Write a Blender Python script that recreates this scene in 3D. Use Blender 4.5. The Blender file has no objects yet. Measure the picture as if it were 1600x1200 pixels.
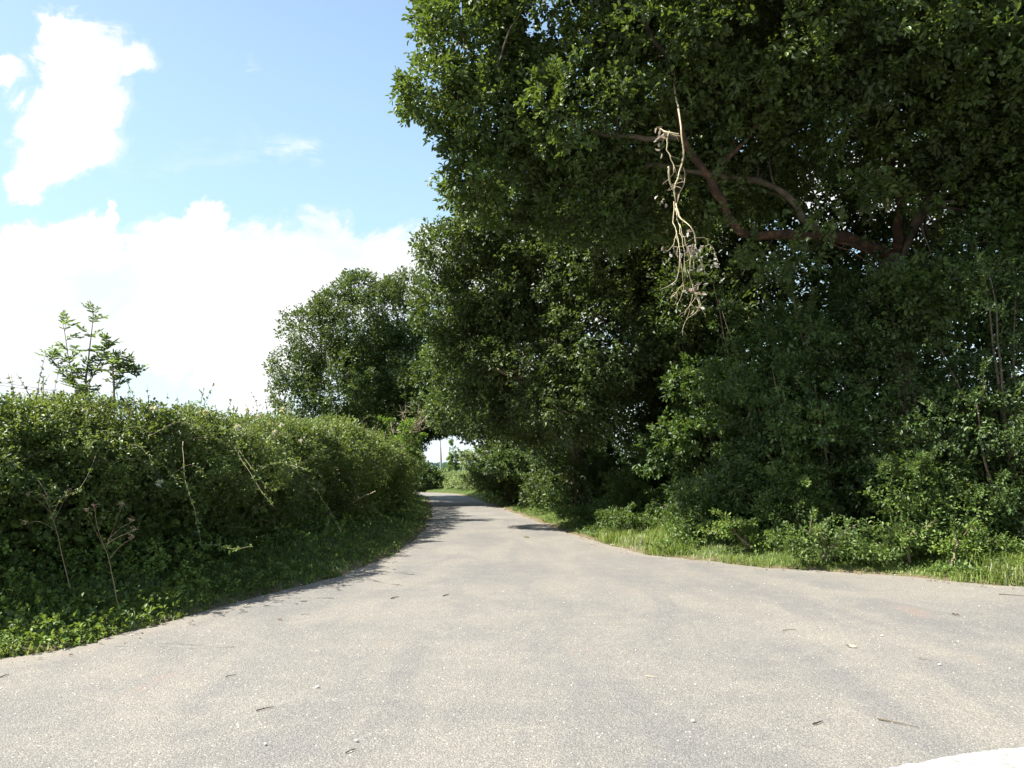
import bpy, math
import numpy as np
from math import radians as R

# ------------------------------------------------------------------ camera, sky, sun, exposure
scene = bpy.context.scene
C = scene.collection
FPX = 1150.0
PITCH = math.atan(140.0 / FPX)
cam = bpy.data.cameras.new('camera')
cam_o = bpy.data.objects.new('camera', cam)
C.objects.link(cam_o)
cam.sensor_width = 36.0
cam.lens = FPX * 36.0 / 1600.0
cam.clip_end = 6000
cam_o.location = (0, 0, 1.6)
cam_o.rotation_euler = (math.pi / 2 + PITCH, 0, 0)
scene.camera = cam_o

SUN_EL, SUN_AZ = 51.5, 99.0      # azimuth: degrees to the left of the viewing direction (+Y)
sd = np.array([-math.sin(R(SUN_AZ)) * math.cos(R(SUN_EL)), math.cos(R(SUN_AZ)) * math.cos(R(SUN_EL)), math.sin(R(SUN_EL))])
sun = bpy.data.lights.new('sun', 'SUN')
sun.energy = 5.0
sun.angle = R(0.53)
sun.color = (1.0, 0.955, 0.89)
sun_o = bpy.data.objects.new('sun', sun)
C.objects.link(sun_o)
from mathutils import Vector
sun_o.rotation_euler = Vector(sd).to_track_quat('Z', 'Y').to_euler()

scene.view_settings.view_transform = 'Standard'
scene.view_settings.look = 'None'
scene.view_settings.exposure = 1.55
scene.view_settings.gamma = 1.0
scene.cycles.max_bounces = 6
scene.cycles.diffuse_bounces = 2
scene.cycles.transmission_bounces = 3
scene.cycles.sample_clamp_indirect = 4


def ray(px, py):
    u = (600.0 - py) / FPX
    d = np.array([(px - 800.0) / FPX, math.cos(PITCH) - u * math.sin(PITCH), math.sin(PITCH) + u * math.cos(PITCH)])
    return d / d[1]


def at(px, py, D):
    return np.array([0, 0, 1.6]) + ray(px, py) * D


def gp(px, py, z=0.0):
    r = ray(px, py)
    return np.array([0, 0, 1.6]) + r * ((z - 1.6) / r[2])


class NT:
    def __init__(s, tree):
        s.t = tree
        s.n = tree.nodes
        s.l = tree.links

    def node(s, typ, **kw):
        n = s.n.new(typ)
        for k, v in kw.items():
            setattr(n, k, v)
        return n

    def put(s, sock, v):
        if isinstance(v, bpy.types.NodeSocket):
            s.l.new(v, sock)
        else:
            sock.default_value = v

    def m(s, op, a, b=0.0, c=0.0, clamp=False):
        n = s.n.new('ShaderNodeMath')
        n.operation = op
        n.use_clamp = clamp
        for i, v in enumerate((a, b, c)):
            s.put(n.inputs[i], v)
        return n.outputs[0]

    def ramp(s, f, stops, interp='LINEAR'):
        n = s.n.new('ShaderNodeValToRGB')
        n.color_ramp.interpolation = interp
        e = n.color_ramp.elements
        while len(e) < len(stops):
            e.new(0.5)
        for i, (p, c) in enumerate(stops):
            e[i].position = p
            e[i].color = (*c, 1) if len(c) == 3 else c
        s.l.new(f, n.inputs[0])
        return n.outputs[0]

    def mix(s, f, a, b, typ='MIX'):
        n = s.n.new('ShaderNodeMix')
        n.data_type = 'RGBA'
        n.blend_type = typ
        s.put(n.inputs[0], f)
        s.put(n.inputs[6], (*a, 1) if isinstance(a, tuple) and len(a) == 3 else a)
        s.put(n.inputs[7], (*b, 1) if isinstance(b, tuple) and len(b) == 3 else b)
        return n.outputs[2]

    def noise(s, vec, scale, detail=3.0, rough=0.5, dist=0.0):
        n = s.n.new('ShaderNodeTexNoise')
        s.l.new(vec, n.inputs['Vector'])
        n.inputs['Scale'].default_value = scale
        n.inputs['Detail'].default_value = detail
        n.inputs['Roughness'].default_value = rough
        n.inputs['Distortion'].default_value = dist
        return n.outputs['Fac'], n.outputs['Color']


# world: Nishita sky with procedural clouds placed by direction
world = bpy.data.worlds.new('World')
scene.world = world
world.use_nodes = True
w = NT(world.node_tree)
w.n.clear()
out = w.node('ShaderNodeOutputWorld')
bg = w.node('ShaderNodeBackground')
bg.inputs[1].default_value = 0.095
w.l.new(bg.outputs[0], out.inputs[0])
sky = w.node('ShaderNodeTexSky', sky_type='NISHITA')
sky.sun_disc = False
sky.sun_elevation = R(SUN_EL)
sky.sun_rotation = R(-SUN_AZ)
sky.air_density = 1.0
sky.dust_density = 1.2
sky.ozone_density = 1.2
tc = w.node('ShaderNodeTexCoord')
sep = w.node('ShaderNodeSeparateXYZ')
w.l.new(tc.outputs['Generated'], sep.inputs[0])
dx, dy, dz = sep.outputs
ya = w.m('MAXIMUM', w.m('ABSOLUTE', dy), 0.12)
U = w.m('DIVIDE', dx, ya)
V = w.m('DIVIDE', dz, ya)
comb = w.node('ShaderNodeCombineXYZ')
w.l.new(U, comb.inputs[0]); w.l.new(V, comb.inputs[1])
n1f, n1c = w.noise(comb.outputs[0], 4.5, 9, 0.62, 0.3)
n2f, n2c = w.noise(comb.outputs[0], 13.0, 8, 0.6, 0.5)
cs = w.node('ShaderNodeSeparateColor'); w.l.new(n1c, cs.inputs[0])
cs2 = w.node('ShaderNodeSeparateColor'); w.l.new(n2c, cs2.inputs[0])
du = w.m('ADD', w.m('MULTIPLY', w.m('SUBTRACT', cs.outputs[0], .5), .16), w.m('MULTIPLY', w.m('SUBTRACT', cs2.outputs[0], .5), .11))
dv = w.m('ADD', w.m('MULTIPLY', w.m('SUBTRACT', cs.outputs[1], .5), .16), w.m('MULTIPLY', w.m('SUBTRACT', cs2.outputs[1], .5), .11))
Uw = w.m('ADD', U, du)
Vw = w.m('ADD', V, dv)


def ell(px, py, rx, ry, amp=1.0, uu=None, vv=None, rot=0.0):
    c = ray(px, py)
    k = 1.0 / FPX
    a = w.m('SUBTRACT', uu or Uw, c[0])
    b = w.m('SUBTRACT', vv or Vw, c[2])
    if rot:
        ca, sa = math.cos(rot), math.sin(rot)
        a2 = w.m('ADD', w.m('MULTIPLY', a, ca), w.m('MULTIPLY', b, sa))
        b = w.m('SUBTRACT', w.m('MULTIPLY', b, ca), w.m('MULTIPLY', a, sa))
        a = a2
    a = w.m('DIVIDE', a, rx * k)
    b = w.m('DIVIDE', b, ry * k)
    r = w.m('SQRT', w.m('ADD', w.m('MULTIPLY', a, a), w.m('MULTIPLY', b, b)))
    return w.m('MULTIPLY', w.m('SUBTRACT', 1.0, r), amp)


fld = None
for e in [(125, 85, 78, 62), (120, 165, 92, 75), (110, 225, 98, 62), (45, 270, 48, 34), (205, 85, 40, 30, .55), (5, 120, 26, 24, .6),
          (130, 395, 75, 50), (40, 400, 90, 55), (328, 355, 30, 34), (185, 345, 14, 34, .8), (100, 470, 260, 105), (420, 450, 280, 92), (250, 540, 330, 60), (640, 420, 260, 70),
          (20, 560, 150, 60), (395, 600, 70, 45), (-250, 450, 260, 180), (950, 430, 320, 90), (1500, 300, 330, 90), (1900, 500, 300, 160)]:
    v = ell(*e)
    fld = v if fld is None else w.m('MAXIMUM', fld, v)
fld = w.m('ADD', fld, w.m('MULTIPLY', w.m('SUBTRACT', n2f, .5), 1.0))
cl = w.ramp(w.m('ADD', w.m('MULTIPLY', fld, 1.0), 0.5, clamp=True), [(0.30, (0, 0, 0)), (0.48, (.2, .2, .2)), (0.60, (.7, .7, .7)), (0.76, (1, 1, 1))], 'EASE')
cirrus = w.m('MAXIMUM', ell(455, 225, 85, 34, rot=-.45), ell(395, 105, 26, 22, .6))
cirrus = w.m('MAXIMUM', cirrus, ell(330, 240, 200, 30, .3, rot=.2))
cmap = w.node('ShaderNodeMapping'); cmap.inputs['Scale'].default_value = (1.0, 3.4, 1); cmap.inputs['Rotation'].default_value = (0, 0, .5)
w.l.new(comb.outputs[0], cmap.inputs[0])
n3f, _ = w.noise(cmap.outputs[0], 9.0, 9, 0.65, .6)
ci = w.m('MULTIPLY', w.m('MAXIMUM', cirrus, 0.0), w.ramp(n3f, [(0.42, (0, 0, 0)), (0.72, (1, 1, 1))]))
ci = w.m('MULTIPLY', ci, 1.3)
tot = w.m('MAXIMUM', cl, ci, clamp=True)
# thin veil brightening the low sky
low = w.ramp(V, [(0.0, (.85, .85, .85)), (0.20, (.7, .7, .7)), (0.45, (.42, .42, .42)), (0.75, (.15, .15, .15))])
skyb = w.mix(low, sky.outputs[0], (2.45, 3.65, 3.95))
skyb = w.mix(w.ramp(V, [(0.02, (.75, .75, .75)), (0.16, (.35, .35, .35)), (0.30, (0, 0, 0))]), skyb, (3.9, 4.2, 4.3))
ccol = w.mix(w.ramp(n1f, [(.35, (0, 0, 0)), (.62, (1, 1, 1))]), (3.35, 3.6, 3.75), (4.5, 4.5, 4.5))
col = w.mix(tot, skyb, ccol)
# no clouds drawn below the horizon
w.l.new(col, bg.inputs[0])

# ------------------------------------------------------------------ numpy helpers
rng = np.random.default_rng(11)


def nz(v):
    return v / np.maximum(np.linalg.norm(v, axis=-1, keepdims=True), 1e-9)


_lat = np.random.default_rng(5).random((32, 32, 32))


def vnoise(P, s):
    Q = np.asarray(P) * s + 100.3
    i = np.floor(Q).astype(int)
    f = Q - i
    f = f * f * (3 - 2 * f)
    r = 0
    for a in (0, 1):
        for b in (0, 1):
            for c in (0, 1):
                wgt = (f[..., 0] if a else 1 - f[..., 0]) * (f[..., 1] if b else 1 - f[..., 1]) * (f[..., 2] if c else 1 - f[..., 2])
                r = r + wgt * _lat[(i[..., 0] + a) % 32, (i[..., 1] + b) % 32, (i[..., 2] + c) % 32]
    return r


def fbm(P, s):
    return (vnoise(P, s) + .5 * vnoise(P, s * 2.1) + .25 * vnoise(P, s * 4.3)) / 1.75


class MB:
    """collects geometry, links it as ONE mesh object"""
    def __init__(s):
        s.v = []; s.q = []; s.t = []; s.a = []; s.qm = []; s.tm = []
        s.n = 0

    def add(s, verts, quads=None, tris=None, attr=None, mat=0):
        verts = np.asarray(verts, float).reshape(-1, 3)
        s.v.append(verts)
        if quads is not None and len(quads):
            s.q.append(np.asarray(quads) + s.n); s.qm.append(np.full(len(quads), mat))
        if tris is not None and len(tris):
            s.t.append(np.asarray(tris) + s.n); s.tm.append(np.full(len(tris), mat))
        s.a.append(np.zeros(len(verts)) if attr is None else np.broadcast_to(attr, (len(verts),)))
        s.n += len(verts)

    def build(s, name, mats, parent=None, smooth=True, origin=None):
        V = np.concatenate(s.v) if s.v else np.zeros((0, 3))
        if origin is not None:
            V = V - np.asarray(origin)
        Q = np.concatenate(s.q) if s.q else np.zeros((0, 4), int)
        T = np.concatenate(s.t) if s.t else np.zeros((0, 3), int)
        M = np.concatenate(s.qm + s.tm) if (s.qm or s.tm) else np.zeros(0, int)
        me = bpy.data.meshes.new(name)
        me.vertices.add(len(V)); me.vertices.foreach_set('co', V.astype(np.float32).ravel())
        me.loops.add(len(Q) * 4 + len(T) * 3)
        me.loops.foreach_set('vertex_index', np.concatenate([Q.ravel(), T.ravel()]).astype(np.int32))
        me.polygons.add(len(Q) + len(T))
        st = np.concatenate([np.arange(len(Q)) * 4, len(Q) * 4 + np.arange(len(T)) * 3]).astype(np.int32)
        me.polygons.foreach_set('loop_start', st)
        for m in (mats if isinstance(mats, (list, tuple)) else [mats]):
            me.materials.append(m)
        me.polygons.foreach_set('material_index', M.astype(np.int32))
        me.update(calc_edges=True)
        at_ = me.attributes.new('vary', 'FLOAT', 'POINT')
        at_.data.foreach_set('value', np.concatenate(s.a).astype(np.float32))
        me.polygons.foreach_set('use_smooth', np.full(len(Q) + len(T), smooth))
        o = bpy.data.objects.new(name, me)
        C.objects.link(o)
        if parent is not None:
            o.parent = parent
        return o


def tag(o, label=None, cat=None, group=None, kind=None):
    if label: o['label'] = label
    if cat: o['category'] = cat
    if group: o['group'] = group
    if kind: o['kind'] = kind
    return o


def empty(name, loc):
    o = bpy.data.objects.new(name, None)
    o.location = tuple(float(x) for x in loc)
    o.empty_display_size = 0.3
    C.objects.link(o)
    return o


def tube(mb, pts, rad, sides=7, attr=0.5, mat=0, rough=0.0, cap=True):
    pts = np.asarray(pts, float)
    rad = np.broadcast_to(np.asarray(rad, float), (len(pts),))
    d = nz(np.gradient(pts, axis=0))
    ref = np.array([0, 0, 1.0]) if abs(d[0, 2]) < .8 else np.array([1.0, 0, 0])
    u = nz(np.cross(d, ref)); v = np.cross(d, u)
    a = np.linspace(0, 2 * np.pi, sides, endpoint=False)
    ring = u[:, None, :] * np.cos(a)[None, :, None] + v[:, None, :] * np.sin(a)[None, :, None]
    rr = rad[:, None] * np.ones(sides)
    if rough:
        rr = rr * (1 + rough * (vnoise(pts[:, None, :] + ring * rr[..., None], 7.0) - .5) * 2)
    V = pts[:, None, :] + ring * rr[..., None]
    n = len(pts)
    i = np.arange(n - 1)[:, None] * sides; j = np.arange(sides)[None, :]; k = (j + 1) % sides
    q = np.stack([i + j, i + k, i + sides + k, i + sides + j], -1).reshape(-1, 4)
    V = V.reshape(-1, 3)
    tr = None
    if cap:
        V = np.vstack([V, pts[0], pts[-1]])
        jj = np.arange(sides)
        tr = np.vstack([np.stack([(jj + 1) % sides, jj, np.full(sides, n * sides)], -1),
                        np.stack([(n - 1) * sides + jj, (n - 1) * sides + (jj + 1) % sides, np.full(sides, n * sides + 1)], -1)])
    mb.add(V, q, tr, attr, mat)


def spline(pts, n):
    pts = np.asarray(pts, float)
    if len(pts) == 2:
        pts = np.vstack([pts[0], (pts[0] + pts[1]) / 2, pts[1]])
    P = np.vstack([2 * pts[0] - pts[1], pts, 2 * pts[-1] - pts[-2]])
    t = np.linspace(0, len(pts) - 1 - 1e-6, n)
    i = t.astype(int); f = (t - i)[:, None]
    p0, p1, p2, p3 = P[i], P[i + 1], P[i + 2], P[i + 3]
    return .5 * (2 * p1 + (p2 - p0) * f + (2 * p0 - 5 * p1 + 4 * p2 - p3) * f ** 2 + (3 * p1 - p0 - 3 * p2 + p3) * f ** 3)


def wobble(pts, amp, s=1.3):
    o = np.stack([vnoise(pts + k * 17.7, s) - .5 for k in range(3)], -1) * 2 * amp
    o[0] = 0
    return pts + o


def leaves(mb, P, A, N, L, W=.55, fold=.18, attr=None, mat=0, curl=.12):
    """one folded six-point leaf per row; P base, A tip direction, N up side"""
    A = nz(A); B = nz(np.cross(A, N)); N = np.cross(B, A)
    L = np.broadcast_to(L, (len(P),))[:, None]
    Wd = L * W * .5
    n = len(P)
    v = np.empty((n, 6, 3))
    v[:, 0] = P
    v[:, 1] = P + A * L * .38 + B * Wd * .92 + N * L * fold * .6
    v[:, 2] = P + A * L * .74 + B * Wd * .78 + N * L * (fold * .5 - curl * .4)
    v[:, 3] = P + A * L - N * L * curl
    v[:, 4] = P + A * L * .74 - B * Wd * .78 + N * L * (fold * .5 - curl * .4)
    v[:, 5] = P + A * L * .38 - B * Wd * .92 + N * L * fold * .6
    b = np.arange(n)[:, None] * 6
    q = np.stack([b + [[0, 1, 2, 3]], b + [[0, 3, 4, 5]]], 1).reshape(-1, 4)
    if attr is None:
        attr = rng.random(n)
    mb.add(v, q, attr=np.repeat(attr, 6), mat=mat)


def sprays(mb, T, D, k, L, spread=.6, tw=.22, upb=.55, W=.55, attr_lo=None, mat=0, droop=0.0):
    """k leaves around the end of a twig at each T, twig direction D"""
    n = len(T)
    T = np.repeat(T, k, 0); D = np.repeat(nz(D), k, 0)
    t = rng.random(n * k)[:, None]
    rnd = nz(rng.normal(size=(n * k, 3)))
    side = nz(rnd - D * (rnd * D).sum(1)[:, None])
    P = T + D * (t - .5) * tw + side * tw * .22 * rng.random((n * k, 1))
    A = nz(side * spread + D * (.35 + .5 * t) + rng.normal(size=(n * k, 3)) * .22 - np.array([0, 0, droop]))
    N = nz(np.array([0, 0, upb]) + rng.normal(size=(n * k, 3)) * .42 + D * .25 + nz(sd[None, :]) * .18)
    Ls = L * (.62 + .6 * rng.random(n * k))
    a = rng.random(n * k) * .7 + np.repeat(rng.random(n), k) * .3
    leaves(mb, P, A, N, Ls, W, attr=a, mat=mat)


def blob_points(blobs, n, shell=5.0, gap=.42, gs=.9, seed=1.0, rag=.26):
    """twig positions and outward directions spread through a union of ellipsoids, with noisy outline and gaps"""
    c = np.array([b[0] for b in blobs]); r = np.array([b[1] for b in blobs])
    vol = (r[:, 0] * r[:, 1] * r[:, 2]) ** .75
    idx = rng.choice(len(blobs), int(n * 3.2), p=vol / vol.sum())
    d = nz(rng.normal(size=(len(idx), 3)))
    u = rng.random(len(idx)) ** (1 / shell)
    lump = 1 + rag * 2 * (fbm(c[idx] + d * r[idx] + seed, 1.15) - .5)
    P = c[idx] + d * r[idx] * (u * lump)[:, None]
    g = .65 * vnoise(P + seed * 3.1, gs) + .35 * vnoise(P - seed, gs * 2.6)
    keep = g > gap - .14 * rng.random(len(g))
    # drop twigs buried deep in another ellipsoid (nothing of them shows)
    for j in range(len(blobs)):
        q = (((P - c[j]) / r[j]) ** 2).sum(1)
        keep &= ~((q < .28) & (rng.random(len(q)) < .75))
    P = P[keep][:n]; d = nz(d[keep][:n] / r[idx[keep][:n]])
    d = nz(d + rng.normal(size=d.shape) * .5 + np.array([0, 0, .15]))
    return P, d


# ------------------------------------------------------------------ materials
def new_mat(name):
    m = bpy.data.materials.new(name)
    m.use_nodes = True
    t = NT(m.node_tree)
    t.n.clear()
    o = t.node('ShaderNodeOutputMaterial')
    return m, t, o


def leaf_mat(name, dark, mid, light, trans, tf=.32, rough=.46, spec=.4, odd=None, dk=.5):
    m, t, o = new_mat(name)
    a = t.node('ShaderNodeAttribute', attribute_name='vary')
    geo = t.node('ShaderNodeNewGeometry')
    nf, _ = t.noise(geo.outputs['Position'], .9, 3)
    f = t.m('ADD', t.m('MULTIPLY', a.outputs['Fac'], .75), t.m('MULTIPLY', t.m('SUBTRACT', nf, .42), 1.5), clamp=True)
    stops = [(0.0, dark), (0.45, mid), (0.93, light)]
    if odd: stops.append((0.985, odd))
    stops = [(p_, tuple(v_ * g_ for v_, g_ in zip(c_, (.84, .98, 1.35)))) for p_, c_ in stops]
    stops = [(p_, tuple(v_ * (dk if q_ == 0 else (dk * .35 + .62 if q_ == 1 else 1.0)) for v_ in c_)) for q_, (p_, c_) in enumerate(stops)]  # dark and middle leaf tones lowered to deepen the foliage's shade
    c = t.ramp(f, stops)
    back = t.mix(t.m('MULTIPLY', geo.outputs['Backfacing'], .45), c, (.11, .14, .07))
    p = t.node('ShaderNodeBsdfPrincipled')
    t.l.new(back, p.inputs['Base Color'])
    t.put(p.inputs['Roughness'], t.m('ADD', rough, t.m('MULTIPLY', geo.outputs['Backfacing'], .25)))
    p.inputs['Specular IOR Level'].default_value = spec
    tr = t.node('ShaderNodeBsdfTranslucent')
    t.l.new(t.mix(.55, c, trans), tr.inputs[0])
    mx = t.node('ShaderNodeMixShader'); mx.inputs[0].default_value = tf
    t.l.new(p.outputs[0], mx.inputs[1]); t.l.new(tr.outputs[0], mx.inputs[2])
    t.l.new(mx.outputs[0], o.inputs[0])
    return m


def plain_mat(name, c1, c2, scale=6.0, rough=.85, bump=.0, c3=None, spec=.3, detail=5):
    m, t, o = new_mat(name)
    geo = t.node('ShaderNodeTexCoord')
    nf, _ = t.noise(geo.outputs['Object'], scale, detail, .6)
    st = [(.3, c1), (.7, c2)] if c3 is None else [(.25, c1), (.5, c2), (.72, c3)]
    c = t.ramp(nf, st)
    p = t.node('ShaderNodeBsdfPrincipled')
    t.l.new(c, p.inputs['Base Color'])
    p.inputs['Roughness'].default_value = rough
    p.inputs['Specular IOR Level'].default_value = spec
    if bump:
        b = t.node('ShaderNodeBump'); b.inputs['Strength'].default_value = bump; b.inputs['Distance'].default_value = .02
        n2, _ = t.noise(geo.outputs['Object'], scale * 3, 6, .65)
        t.l.new(n2, b.inputs['Height']); t.l.new(b.outputs[0], p.inputs['Normal'])
    t.l.new(p.outputs[0], o.inputs[0])
    return m


M_OAK = leaf_mat('oak_leaf', (.026, .043, .008), (.060, .090, .012), (.135, .175, .022), (.2, .28, .02), odd=(.22, .16, .05))
M_OAK2 = leaf_mat('oak_leaf_far', (.030, .046, .011), (.062, .088, .016), (.125, .155, .03), (.18, .25, .025))
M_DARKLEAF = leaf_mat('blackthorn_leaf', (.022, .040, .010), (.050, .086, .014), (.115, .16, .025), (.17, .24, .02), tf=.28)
M_HAZEL = leaf_mat('hazel_leaf', (.028, .052, .011), (.060, .10, .015), (.12, .17, .024), (.18, .27, .02), rough=.5, odd=(.19, .13, .05))
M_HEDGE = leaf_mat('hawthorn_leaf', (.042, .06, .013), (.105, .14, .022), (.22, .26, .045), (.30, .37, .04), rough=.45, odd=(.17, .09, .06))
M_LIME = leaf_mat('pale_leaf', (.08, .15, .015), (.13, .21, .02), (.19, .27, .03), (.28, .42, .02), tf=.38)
M_ASH = leaf_mat('ash_leaf', (.07, .11, .025), (.13, .19, .04), (.21, .27, .06), (.28, .38, .06), tf=.5)
M_BRAMBLE = leaf_mat('bramble_leaf', (.05, .085, .014), (.105, .155, .022), (.18, .23, .035), (.24, .34, .03), rough=.5, odd=(.23, .17, .06))
M_WEED = leaf_mat('nettle_leaf', (.05, .08, .012), (.12, .18, .02), (.23, .29, .035), (.30, .38, .03), tf=.33, rough=.55, odd=(.2, .17, .07))
M_GRASS = leaf_mat('grass_blade', (.12, .17, .02), (.22, .275, .035), (.38, .37, .11), (.34, .42, .05), tf=.38, rough=.55, spec=.3, odd=(.48, .40, .24))
M_SUNTINT = leaf_mat('sun_tinted_leaf', (.15, .18, .05), (.24, .28, .08), (.34, .38, .11), (.38, .44, .1), tf=.38, rough=.55)  # leaf colour lightened so the far hedges look sunlit
M_WITHER = leaf_mat('withered_leaf', (.25, .15, .09), (.42, .29, .18), (.6, .48, .33), (.6, .45, .3), tf=.3, rough=.7, spec=.2)
M_DRY = leaf_mat('dry_leaf', (.16, .09, .05), (.26, .16, .09), (.4, .28, .17), (.4, .25, .12), tf=.25, rough=.7, spec=.2)
M_FLOWER = leaf_mat('flower_petal', (.8, .55, .15), (.85, .74, .35), (.9, .86, .62), (.85, .7, .3), tf=.4, rough=.6, spec=.2)
M_FARWOOD = leaf_mat('far_woodland', (.07, .11, .075), (.095, .145, .09), (.13, .18, .11), (.1, .16, .08), tf=.1, rough=.8, spec=.1)  # distance haze put into the blue-green colour, no haze volume
M_BARK = plain_mat('oak_bark', (.045, .035, .026), (.10, .08, .06), 5, .9, 1.0, (.17, .13, .085))
M_REDBARK = plain_mat('reddish_bark', (.022, .015, .011), (.052, .03, .019), 7, .9, 1.0, (.15, .08, .042))
M_TWIG = plain_mat('twig_bark', (.10, .075, .05), (.2, .16, .11), 12, .85)
M_DEAD = plain_mat('dead_wood', (.28, .22, .13), (.42, .35, .22), 9, .85, .4, (.5, .46, .28))
M_PALE = plain_mat('pale_shoot', (.2, .17, .1), (.38, .32, .2), 12, .7)
M_STONE = plain_mat('stone', (.5, .47, .4), (.75, .72, .65), 40, .85, .3)
M_PAINT = None
M_POLE = plain_mat('pole_wood', (.33, .3, .26), (.5, .47, .42), 3, .8)
M_METAL = plain_mat('wire_metal', (.18, .18, .19), (.3, .3, .31), 5, .5)
M_BERRY = plain_mat('seed_head', (.13, .095, .065), (.25, .18, .125), 20, .8)


def asphalt():
    m, t, o = new_mat('worn_asphalt')
    g = t.node('ShaderNodeNewGeometry')
    P = g.outputs['Position']
    big, _ = t.noise(P, .45, 4, .6, .4)
    mpp = t.node('ShaderNodeMapping'); mpp.inputs['Scale'].default_value = (1.0, .28, 1); mpp.inputs['Rotation'].default_value = (0, 0, -.12)
    t.l.new(P, mpp.inputs[0])
    trk, _ = t.noise(mpp.outputs[0], 1.1, 4, .6, .6)
    med, _ = t.noise(P, 3.2, 5, .6)
    fine, _ = t.noise(P, 75, 3, .75)
    vor = t.node('ShaderNodeTexVoronoi'); vor.inputs['Scale'].default_value = 105
    t.l.new(P, vor.inputs['Vector'])
    vor2 = t.node('ShaderNodeTexVoronoi'); vor2.inputs['Scale'].default_value = 34
    t.l.new(P, vor2.inputs['Vector'])
    base = t.ramp(big, [(.28, (.162, .157, .146)), (.5, (.203, .192, .167)), (.72, (.236, .220, .186))])
    base = t.mix(t.ramp(trk, [(.36, (.75, .75, .75)), (.56, (0, 0, 0))]), base, (.158, .153, .145))
    base = t.mix(t.ramp(med, [(.5, (0, 0, 0)), (.75, (.5, .5, .5))]), base, (.255, .238, .2))
    # chippings: each stone its own tone
    sc = t.node('ShaderNodeSeparateColor'); t.l.new(vor.outputs['Color'], sc.inputs[0])
    chip = t.ramp(sc.outputs[0], [(0, (.58, .58, .6)), (.5, (.92, .92, .9)), (.85, (1.18, 1.16, 1.1)), (1, (1.75, 1.7, 1.6))])
    base = t.mix(.66, base, chip, 'MULTIPLY')
    edge = t.ramp(vor.outputs['Distance'], [(.25, (1, 1, 1)), (.75, (.62, .62, .62))])
    base = t.mix(.55, base, edge, 'MULTIPLY')
    base = t.mix(.5, base, t.ramp(fine, [(.3, (.7, .7, .7)), (.7, (1.3, 1.3, 1.3))]), 'MULTIPLY')
    # scattered whitish chips
    s2 = t.node('ShaderNodeSeparateColor'); t.l.new(vor2.outputs['Color'], s2.inputs[0])
    wh = t.m('MULTIPLY', t.m('GREATER_THAN', s2.outputs[1], .95), t.m('LESS_THAN', vor2.outputs['Distance'], .2))
    base = t.mix(t.m('MULTIPLY', wh, .7), base, (.7, .67, .6))
    # reddish soil smears
    red, _ = t.noise(mpp.outputs[0], 1.7, 3, .5)
    base = t.mix(t.ramp(red, [(.66, (0, 0, 0)), (.8, (.55, .55, .55))]), base, (.25, .165, .12))
    # dust and soil carried on along the margins
    e = t.node('ShaderNodeAttribute', attribute_name='vary')
    ef = t.m('MULTIPLY', t.m('SUBTRACT', 1.0, t.m('DIVIDE', e.outputs['Fac'], .5), clamp=True), t.m('ADD', .15, med), clamp=True)
    base = t.mix(t.m('MULTIPLY', ef, .7), base, (.24, .205, .155))
    p = t.node('ShaderNodeBsdfPrincipled')
    t.l.new(base, p.inputs['Base Color'])
    p.inputs['Roughness'].default_value = .82
    p.inputs['Specular IOR Level'].default_value = .3
    b = t.node('ShaderNodeBump'); b.inputs['Strength'].default_value = .75; b.inputs['Distance'].default_value = .006
    h = t.m('ADD', t.m('MULTIPLY', vor.outputs['Distance'], -1.0), t.m('MULTIPLY', fine, .8))
    t.l.new(h, b.inputs['Height']); t.l.new(b.outputs[0], p.inputs['Normal'])
    t.l.new(p.outputs[0], o.inputs[0])
    return m


def paint():
    m, t, o = new_mat('white_road_paint')
    g = t.node('ShaderNodeNewGeometry')
    fine, _ = t.noise(g.outputs['Position'], 30, 5, .7)
    p = t.node('ShaderNodeBsdfPrincipled')
    t.l.new(t.ramp(fine, [(.38, (.2, .19, .16)), (.45, (.30, .295, .28)), (.7, (.40, .40, .39))]), p.inputs['Base Color'])
    p.inputs['Roughness'].default_value = .6
    b = t.node('ShaderNodeBump'); b.inputs['Strength'].default_value = .5; b.inputs['Distance'].default_value = .003
    f2, _ = t.noise(g.outputs['Position'], 90, 3, .7)
    t.l.new(f2, b.inputs['Height']); t.l.new(b.outputs[0], p.inputs['Normal'])
    t.l.new(p.outputs[0], o.inputs[0])
    return m


def ground_mat():
    m, t, o = new_mat('verge_ground')
    g = t.node('ShaderNodeNewGeometry')
    P = g.outputs['Position']
    e = t.node('ShaderNodeAttribute', attribute_name='vary')   # metres from the road edge
    n, _ = t.noise(P, 4, 6, .65)
    n2, _ = t.noise(P, 45, 4, .7)
    soil = t.ramp(n2, [(.3, (.10, .07, .045)), (.6, (.2, .15, .10)), (.8, (.33, .27, .2))])
    grass = t.ramp(n, [(.3, (.035, .055, .014)), (.6, (.07, .10, .025)), (.8, (.11, .12, .045))])
    f = t.m('ADD', e.outputs['Fac'], t.m('MULTIPLY', t.m('SUBTRACT', n, .5), .9))
    c = t.mix(t.ramp(f, [(.08, (0, 0, 0)), (.42, (1, 1, 1))]), soil, grass)
    p = t.node('ShaderNodeBsdfPrincipled')
    t.l.new(c, p.inputs['Base Color']); p.inputs['Roughness'].default_value = .95
    p.inputs['Specular IOR Level'].default_value = .15
    b = t.node('ShaderNodeBump'); b.inputs['Strength'].default_value = .8; b.inputs['Distance'].default_value = .03
    t.l.new(n2, b.inputs['Height']); t.l.new(b.outputs[0], p.inputs['Normal'])
    t.l.new(p.outputs[0], o.inputs[0])
    return m


M_ROAD, M_PAINT, M_GROUND = asphalt(), paint(), ground_mat()

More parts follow.
